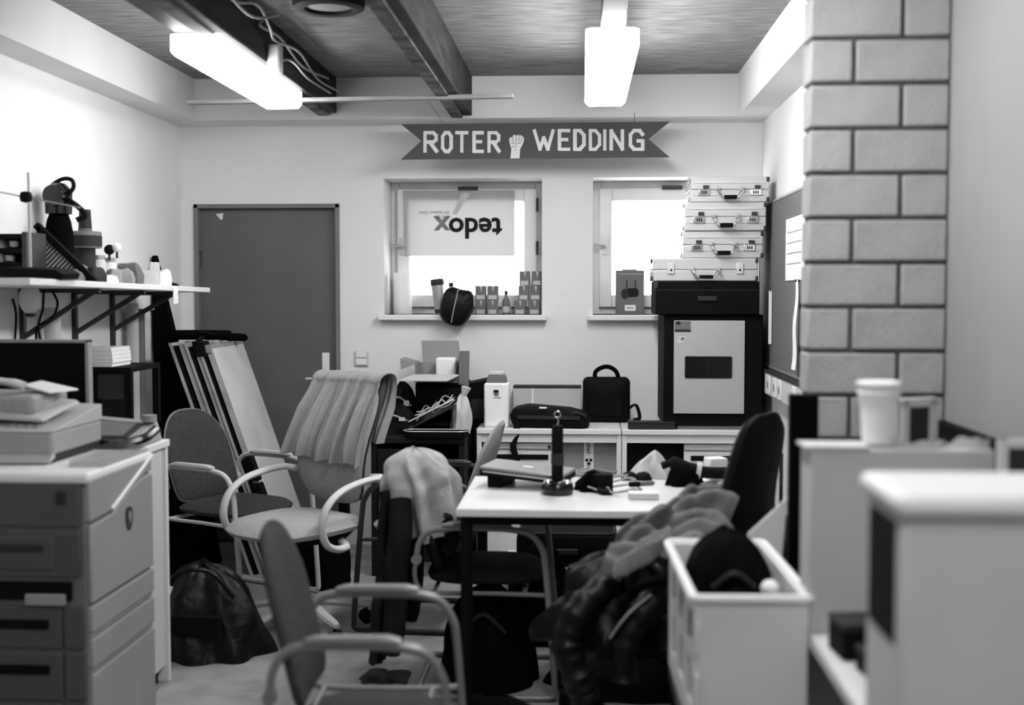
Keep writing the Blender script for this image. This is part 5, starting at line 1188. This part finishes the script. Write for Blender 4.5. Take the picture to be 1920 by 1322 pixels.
G().box(-.008, .008, -.004, 0, at(1438, 645, Y=6.4).z, at(1438, 545, Y=6.4).z).build('strip_sheet', 'paper', o); G().box(-.004, .004, -.006, -.003, at(1438, 548, Y=6.4).z, at(1438, 545, Y=6.4).z).build('clip', 'steel', o)
# trunking with sockets
tr = T('cable_trunking', 'pale cable trunking with sockets below the pinboard', 'trunking', (RX, 0, 0))
G().box(-.06, 0, 3.6, 6.4, .955, 1.07).build('duct', 'offwhite', tr, bevel=.004); G().box(-.066, .0, 3.6, 6.4, 1.07, 1.082).build('dark_ledge', 'darkgrey', tr)
for y in (6.25, 6.05, 5.9, 5.5, 4.6, 4.0):
    sk = G().box(-.068, -.059, y - .045, y + .045, .965, 1.06).build('socket_plate', 'white', tr, bevel=.003); G().lathe([(.005, 0), (.02, .002), (.02, .004)], (0, 0, 0), 14, lambda a_, b_, c_, y=y: (-.069 - c_ * .3, y + a_, 1.012 + b_)).build('socket_hole', 'grey', sk)
# silver tripod leaning in the gap
o = T('silver_tripod', 'folded silver tripod leaning behind the leather chair', 'tripod', (0, 0, 0))
for k, (dx, dy) in enumerate(((0, 0), (.03, .03), (-.025, .05))): G().tube([(.86 + dx, 4.02 + dy, 0), (.97 + dx * .3, 4.05 + dy * .3, 1.12)], .012, 10).build('leg', 'steel', o)
G().tube([(.965, 4.06, 1.1), (.978, 4.06, 1.24)], .02, 12).build('head', 'black', o)

# ================================================================== right foreground
# dado panel with black cap along the near right wall
dp = T('wall_dado', 'dark dado panel with black cap on the near right wall', None, (RX, 0, 0)); struct(dp)
G().box(-.018, 0, NY, 3.455, .5, 1.10).build('panel', 'darkgrey', dp); G().box(-.035, 0, NY, 3.455, 1.10, 1.128).build('cap_rail', 'black', dp, bevel=.003)
CZ = .75
ct = T('white_counter', 'pale worktop along the right wall in the foreground', 'counter', (0, 0, 0))
G().box(.496, 1.0, 1.35, 3.05, CZ - .03, CZ).build('worktop', 'tabletop', ct, bevel=.004)
for y in (1.4, 2.2, 2.95): G().box(.53, .99, y - .012, y + .012, 0, CZ - .03).build('support', 'offwhite', ct)
# white carton standing on the counter
a, b = at(1516, 842, Y=2.62), at(1862, 842, Y=2.62)
wc = T('white_carton', 'tall white carton standing on the counter before the brick pier', 'carton', ((a.x + b.x) / 2 + .004, 2.62, CZ))
hw = (b.x - a.x) / 2; h = a.z - CZ
G().box(-hw, hw, 0, .11, 0, h).build('carton_body', 'carton_white', wc, bevel=.004)
G().box(-hw - .012, -hw * .35, -.004, .1, h, h + .006).build('top_flap', 'carton_white', wc); G().sheet(lambda u, v: (-hw * .1 + u * hw * 1.05, .02 + .01 * math.sin(u * 12), h + .002 + v * (.014 + .016 * fbm(u * 7, .3) + .003 * math.sin(u * 37))), 40, 4, .006).build('torn_flap', 'carton_white', wc)
G().box(hw * .05, hw * .06, -.0015, .001, .05, h - .01).build('edge_tape', 'offwhite', wc)
q = at(1645, 835, Y=2.68)
o = T('paper_cup_stack', 'stack of white paper cups on the white carton', 'cups', (q.x, 2.675, CZ + h + .0065))
for k in range(3):
    z = k * .022
    if k == 0: G().lathe([(.028, 0), (.034, .002), (.038, .08), (.0385, .085), (.034, .084)], n=26).build('cup', 'paper', o)
    else: G().lathe([(.034, .06 + z), (.0385 + k * .002, .062 + z), (.042 + k * .0018, .085 + z), (.0445 + k * .0018, .088 + z), (.043 + k * .0018, .092 + z), (.03, .09 + z)], n=26).build('cup', 'paper', o)
# framed dark boards
o = T('framed_mirror', 'small dark panel in a white frame standing behind the carton', 'frame', (.815, 2.96, CZ), .5)
G().box(-.055, .055, 0, .012, 0.0, .48).build('dark_panel', 'darkgrey', o)
for x in (-.055, .035): G().box(x, x + .022, -.006, .016, 0, .48).build('frame_stile', 'offwhite', o)
for z in (0, .462): G().box(-.055, .057, -.006, .016, z, z + .02).build('frame_rail', 'offwhite', o)
o = T('framed_slate', 'dark slate with a white edge leaning by the right wall', 'frame', (.91, 2.42, CZ), -.1)
G().hexa([(-.07, -.012, 0), (.06, -.012, 0), (.06, 0, 0), (-.07, 0, 0)], [(-.055, .058, .425), (.075, .058, .425), (.075, .07, .425), (-.055, .07, .425)]).build('slate', 'darkgrey', o); G().hexa([(-.086, -.016, 0), (-.068, -.016, 0), (-.068, .004, 0), (-.086, .004, 0)], [(-.071, .054, .44), (-.053, .054, .44), (-.053, .074, .44), (-.071, .074, .44)]).build('frame_stile', 'offwhite', o)
G().hexa([(-.07, .052, .425), (.075, .052, .425), (.075, .074, .425), (-.07, .074, .425)], [(-.07, .054, .44), (.075, .054, .44), (.075, .076, .44), (-.07, .076, .44)]).build('frame_rail', 'offwhite', o)
# white appliance tower, nearest right
a = at(1692, 930, Y=1.80)
tw = T('white_tower', 'white appliance with rounded lid and black side slot nearest right', 'appliance', (.475, 1.80, CZ))
TH = a.z - CZ
G().box(0, .26, 0, .22, 0, TH - .03).build('housing', 'carton_white', tw, bevel=.012, seg=3)
G().box(-.012, .272, -.02, .235, TH - .03, TH + .004).build('lid', 'white', tw, bevel=.016, seg=3)
G().box(-.003, .01, .03, .195, .205, TH - .045).build('side_slot', 'black', tw, bevel=.004)
G().box(.02, .24, -.004, .001, .02, .03).build('front_seam', 'offwhite', tw)
# dark boxes on the counter
a = at(1570, 1190, Y=2.35)
for x, y, h_, l in ((.575, 2.47, .075, 'black box on the counter at the foot of the white carton'), (.60, 2.33, .05, 'flat black box on the counter beside the crate')):
    o = T('small_black_box', l, 'box', (x, y, CZ), .1, 'black boxes on the counter')
    G().box(-.055, .05, -.05, .05, 0, h_ * .8).build('box_body', 'black', o, bevel=.004); G().box(-.056, .051, -.051, .051, h_ * .8 + .0005, h_).build('box_lid', 'darkgrey', o, bevel=.003)
# black flat folder standing at the pier
o = T('black_portfolio', 'black flat portfolio standing upright before the brick pier', 'portfolio', (.585, 3.28, 0), .0)
zt = at(1515, 742, Y=3.28).z
G().box(-.02, .055, 0, .04, 0, zt).build('cover', 'black_matte', o, bevel=.004); G().box(-.022, .057, .012, .028, .01, zt + .003).build('page_edge', 'darkgrey', o)
# crate on a stool
st_ = T('low_stool', 'dark low stool carrying the white crate', 'stool', (.365, 2.90, 0))
G().box(-.13, .13, -.28, .28, .47, .50).build('stool_top', 'darkgrey', st_, bevel=.004)
for x in (-.11, .11):
    for y in (-.25, .25): G().box(x - .016, x + .016, y - .016, y + .016, 0, .47).build('leg', 'black', st_)
cr = T('white_crate', 'white plastic crate with handle slots full of dark things', 'crate', (.365, 2.905, .50), math.radians(1.5))
cw, cl, chh = .122, .29, .325; th = .008
def cside(x0, x1, y0, y1): return G().box(x0, x1, y0, y1, 0, chh)
G().box(-cw + .006, cw - .006, -cl + .006, cl - .006, 0, .01).build('bottom', 'white', cr)
G().box(-cw, cw, -cl, -cl + th, 0, chh).build('end_wall', 'white', cr, bevel=.003); G().box(-cw, cw, cl - th, cl, 0, chh).build('end_wall', 'white', cr, bevel=.003); G().box(cw - th, cw, -cl + th, cl - th, 0, chh).build('side_wall', 'white', cr, bevel=.003)
# left wall with openings
g = G(); ys = [-cl + th, -.20, -.06, .06, .20, cl - th]
G().box(-cw, -cw + th, -cl + th, cl - th, 0, .06).build('side_rail', 'white', cr, bevel=.002); G().box(-cw, -cw + th, -cl + th, cl - th, chh - .05, chh).build('side_rail', 'white', cr, bevel=.002); G().box(-cw, -cw + th, -cl + th, cl - th, .16, .20).build('side_rail', 'white', cr, bevel=.002)
for y in (-cl + th + .03, -.09, .09, cl - th - .03):
    for z0, z1 in ((.061, .159), (.201, chh - .051)): G().box(-cw, -cw + th, y - .055 if abs(y) > .1 else y - .04, y + .035 if abs(y) > .1 else y + .04, z0, z1).build('side_post', 'white', cr, bevel=.002)
G().tube([(x, y, chh) for x, y in rrect(cw * 2 + .012, cl * 2 + .012, .015, 4)], .010, 8, closed=True).build('rim', 'white', cr)
for (x, y, rx, ry, h_, m, l) in ((.0, .10, .108, .17, .19, 'black_matte', 'black bundled cloth bulging out of the white crate'), (.0, -.175, .105, .10, .10, 'black_matte', 'black bag at the near end inside the white crate')):
    o = T('crate_bundle', l, 'bundle', (.365 + x, 2.905 + y, .50 + .21), 0, 'bundles in the white crate')
    blob(rx, ry, h_, .18, 3 + x * 50 + y, 40, 16, fold=5).build('bundle_body', m, o); blob(rx * .98, ry * .98, -.18, .05, 1, 30, 6).build('bundle_underside', m, o); G().tube(spl([(-.05, -ry * .8, h_ * .4), (0, -ry * .9, h_ * .6), (.05, -ry * .8, h_ * .4)], 5), .007, 6).build('strap', 'darkgrey', o)
o = T('paper_bag', 'pale paper bag leaning between the crate and the white carton', 'paper bag', (.47, 3.25, .50))
G().hexa([(-.05, -.015, 0), (.05, -.015, 0), (.05, .02, 0), (-.05, .02, 0)], [(-.02, -.0, .34), (.085, .0, .44), (.085, .01, .44), (-.02, .01, .34)]).build('bag_body', 'paper_dim', o, bevel=.004); G().box(-.02, .03, -.017, -.012, .1, .2).build('printed_patch', 'grey', o)

# black cases added to fill the dark under and behind the grey chair
for x, y, rx, ry, h_, sd, l in ((-2.02, 5.86, .08, .10, .50, 31.0, 'tall black case added to fill the dark behind the grey chair'), (-1.30, 6.02, .13, .14, .36, 17.0, 'low black case added to fill the dark behind the swivel chair')):
    o = T('dark_filler_case', l, 'case', (x, y, 0), group='black cases filling dark spots on the floor')
    blob(rx, ry, h_, .12, sd, 44, 16, fold=4).build('case_body', 'black_matte', o); G().tube(spl([(-.07, -ry * .6, h_ * .75), (0, -ry * .5, h_ * 1.02), (.07, -ry * .6, h_ * .75)], 6), .01, 8).build('grip', 'black', o)

# dark things standing in the gap between leather chair and pier
o = T('black_tripod_case', 'long black tripod case standing upright behind the leather chair', 'case', (.80, 4.32, 0))
G().tube([(0, 0, 0), (0, 0, .02), (.005, 0, .5), (.012, .0, 1.02), (.012, 0, 1.05)], [.05, .062, .064, .058, .03], 16).build('case_body', 'black_matte', o); G().tube(spl([(-.05, -.03, .4), (-.085, -.04, .55), (-.045, -.03, .7)], 6), .007, 8).build('strap', 'darkgrey', o)
o = T('black_roller_bag', 'black upright trolley bag standing behind the leather chair', 'bag', (.72, 4.62, 0))
G().pad(rrect(.22, .26, .04, 5), [(0, .62), (.85, .62), (.98, .60), (1, .57), (1, .05), (.96, .03), (0, .03)], lambda a_, b_, t: (a_, b_, t)).build('bag_body', 'black_matte', o); G().tube([(-.06, .1, .6), (-.06, .1, .86), (.06, .1, .86), (.06, .1, .6)], .008, 8).build('pull_handle', 'steel_dark', o)
for x in (-.08, .08): G().tube([(x - .012, .1, .025), (x + .012, .1, .025)], .025, 12).build('wheel', 'black', o)
# small things on the crate rim
o = T('foam_ball', 'small white ball of packing foam resting among the things in the crate', 'ball', (.44, 2.80, .80))
G().lathe([(max(.001, .022 * math.sin(PI * k / 10)), -.022 * math.cos(PI * k / 10)) for k in range(11)], n=18).build('ball', 'paper', o)

# bag under the arm chair; two more added to fill the dark behind the table
for x, y, rx, ry, h_, sd, l in ((-.36, 4.58, .19, .20, .36, 41.0, 'black cloth bag pushed under the dark arm chair'), (-.18, 5.10, .15, .12, .44, 52.0, 'black cloth bag added to fill the dark behind the left table legs'), (.33, 5.12, .20, .13, .50, 63.0, 'black cloth bag added to fill the dark behind the right table legs')):
    o = T('black_cloth_bag', l, 'bag', (x, y, 0), group='black cloth bags under the table')
    blob(rx, ry, h_, .15, sd, 44, 16, fold=5).build('bag_body', 'black_matte', o); G().tube(spl([(-.08, -ry * .7, h_ * .6), (0, -ry * .75, h_ * .8), (.08, -ry * .7, h_ * .6)], 6), .008, 8).build('strap', 'darkgrey', o)
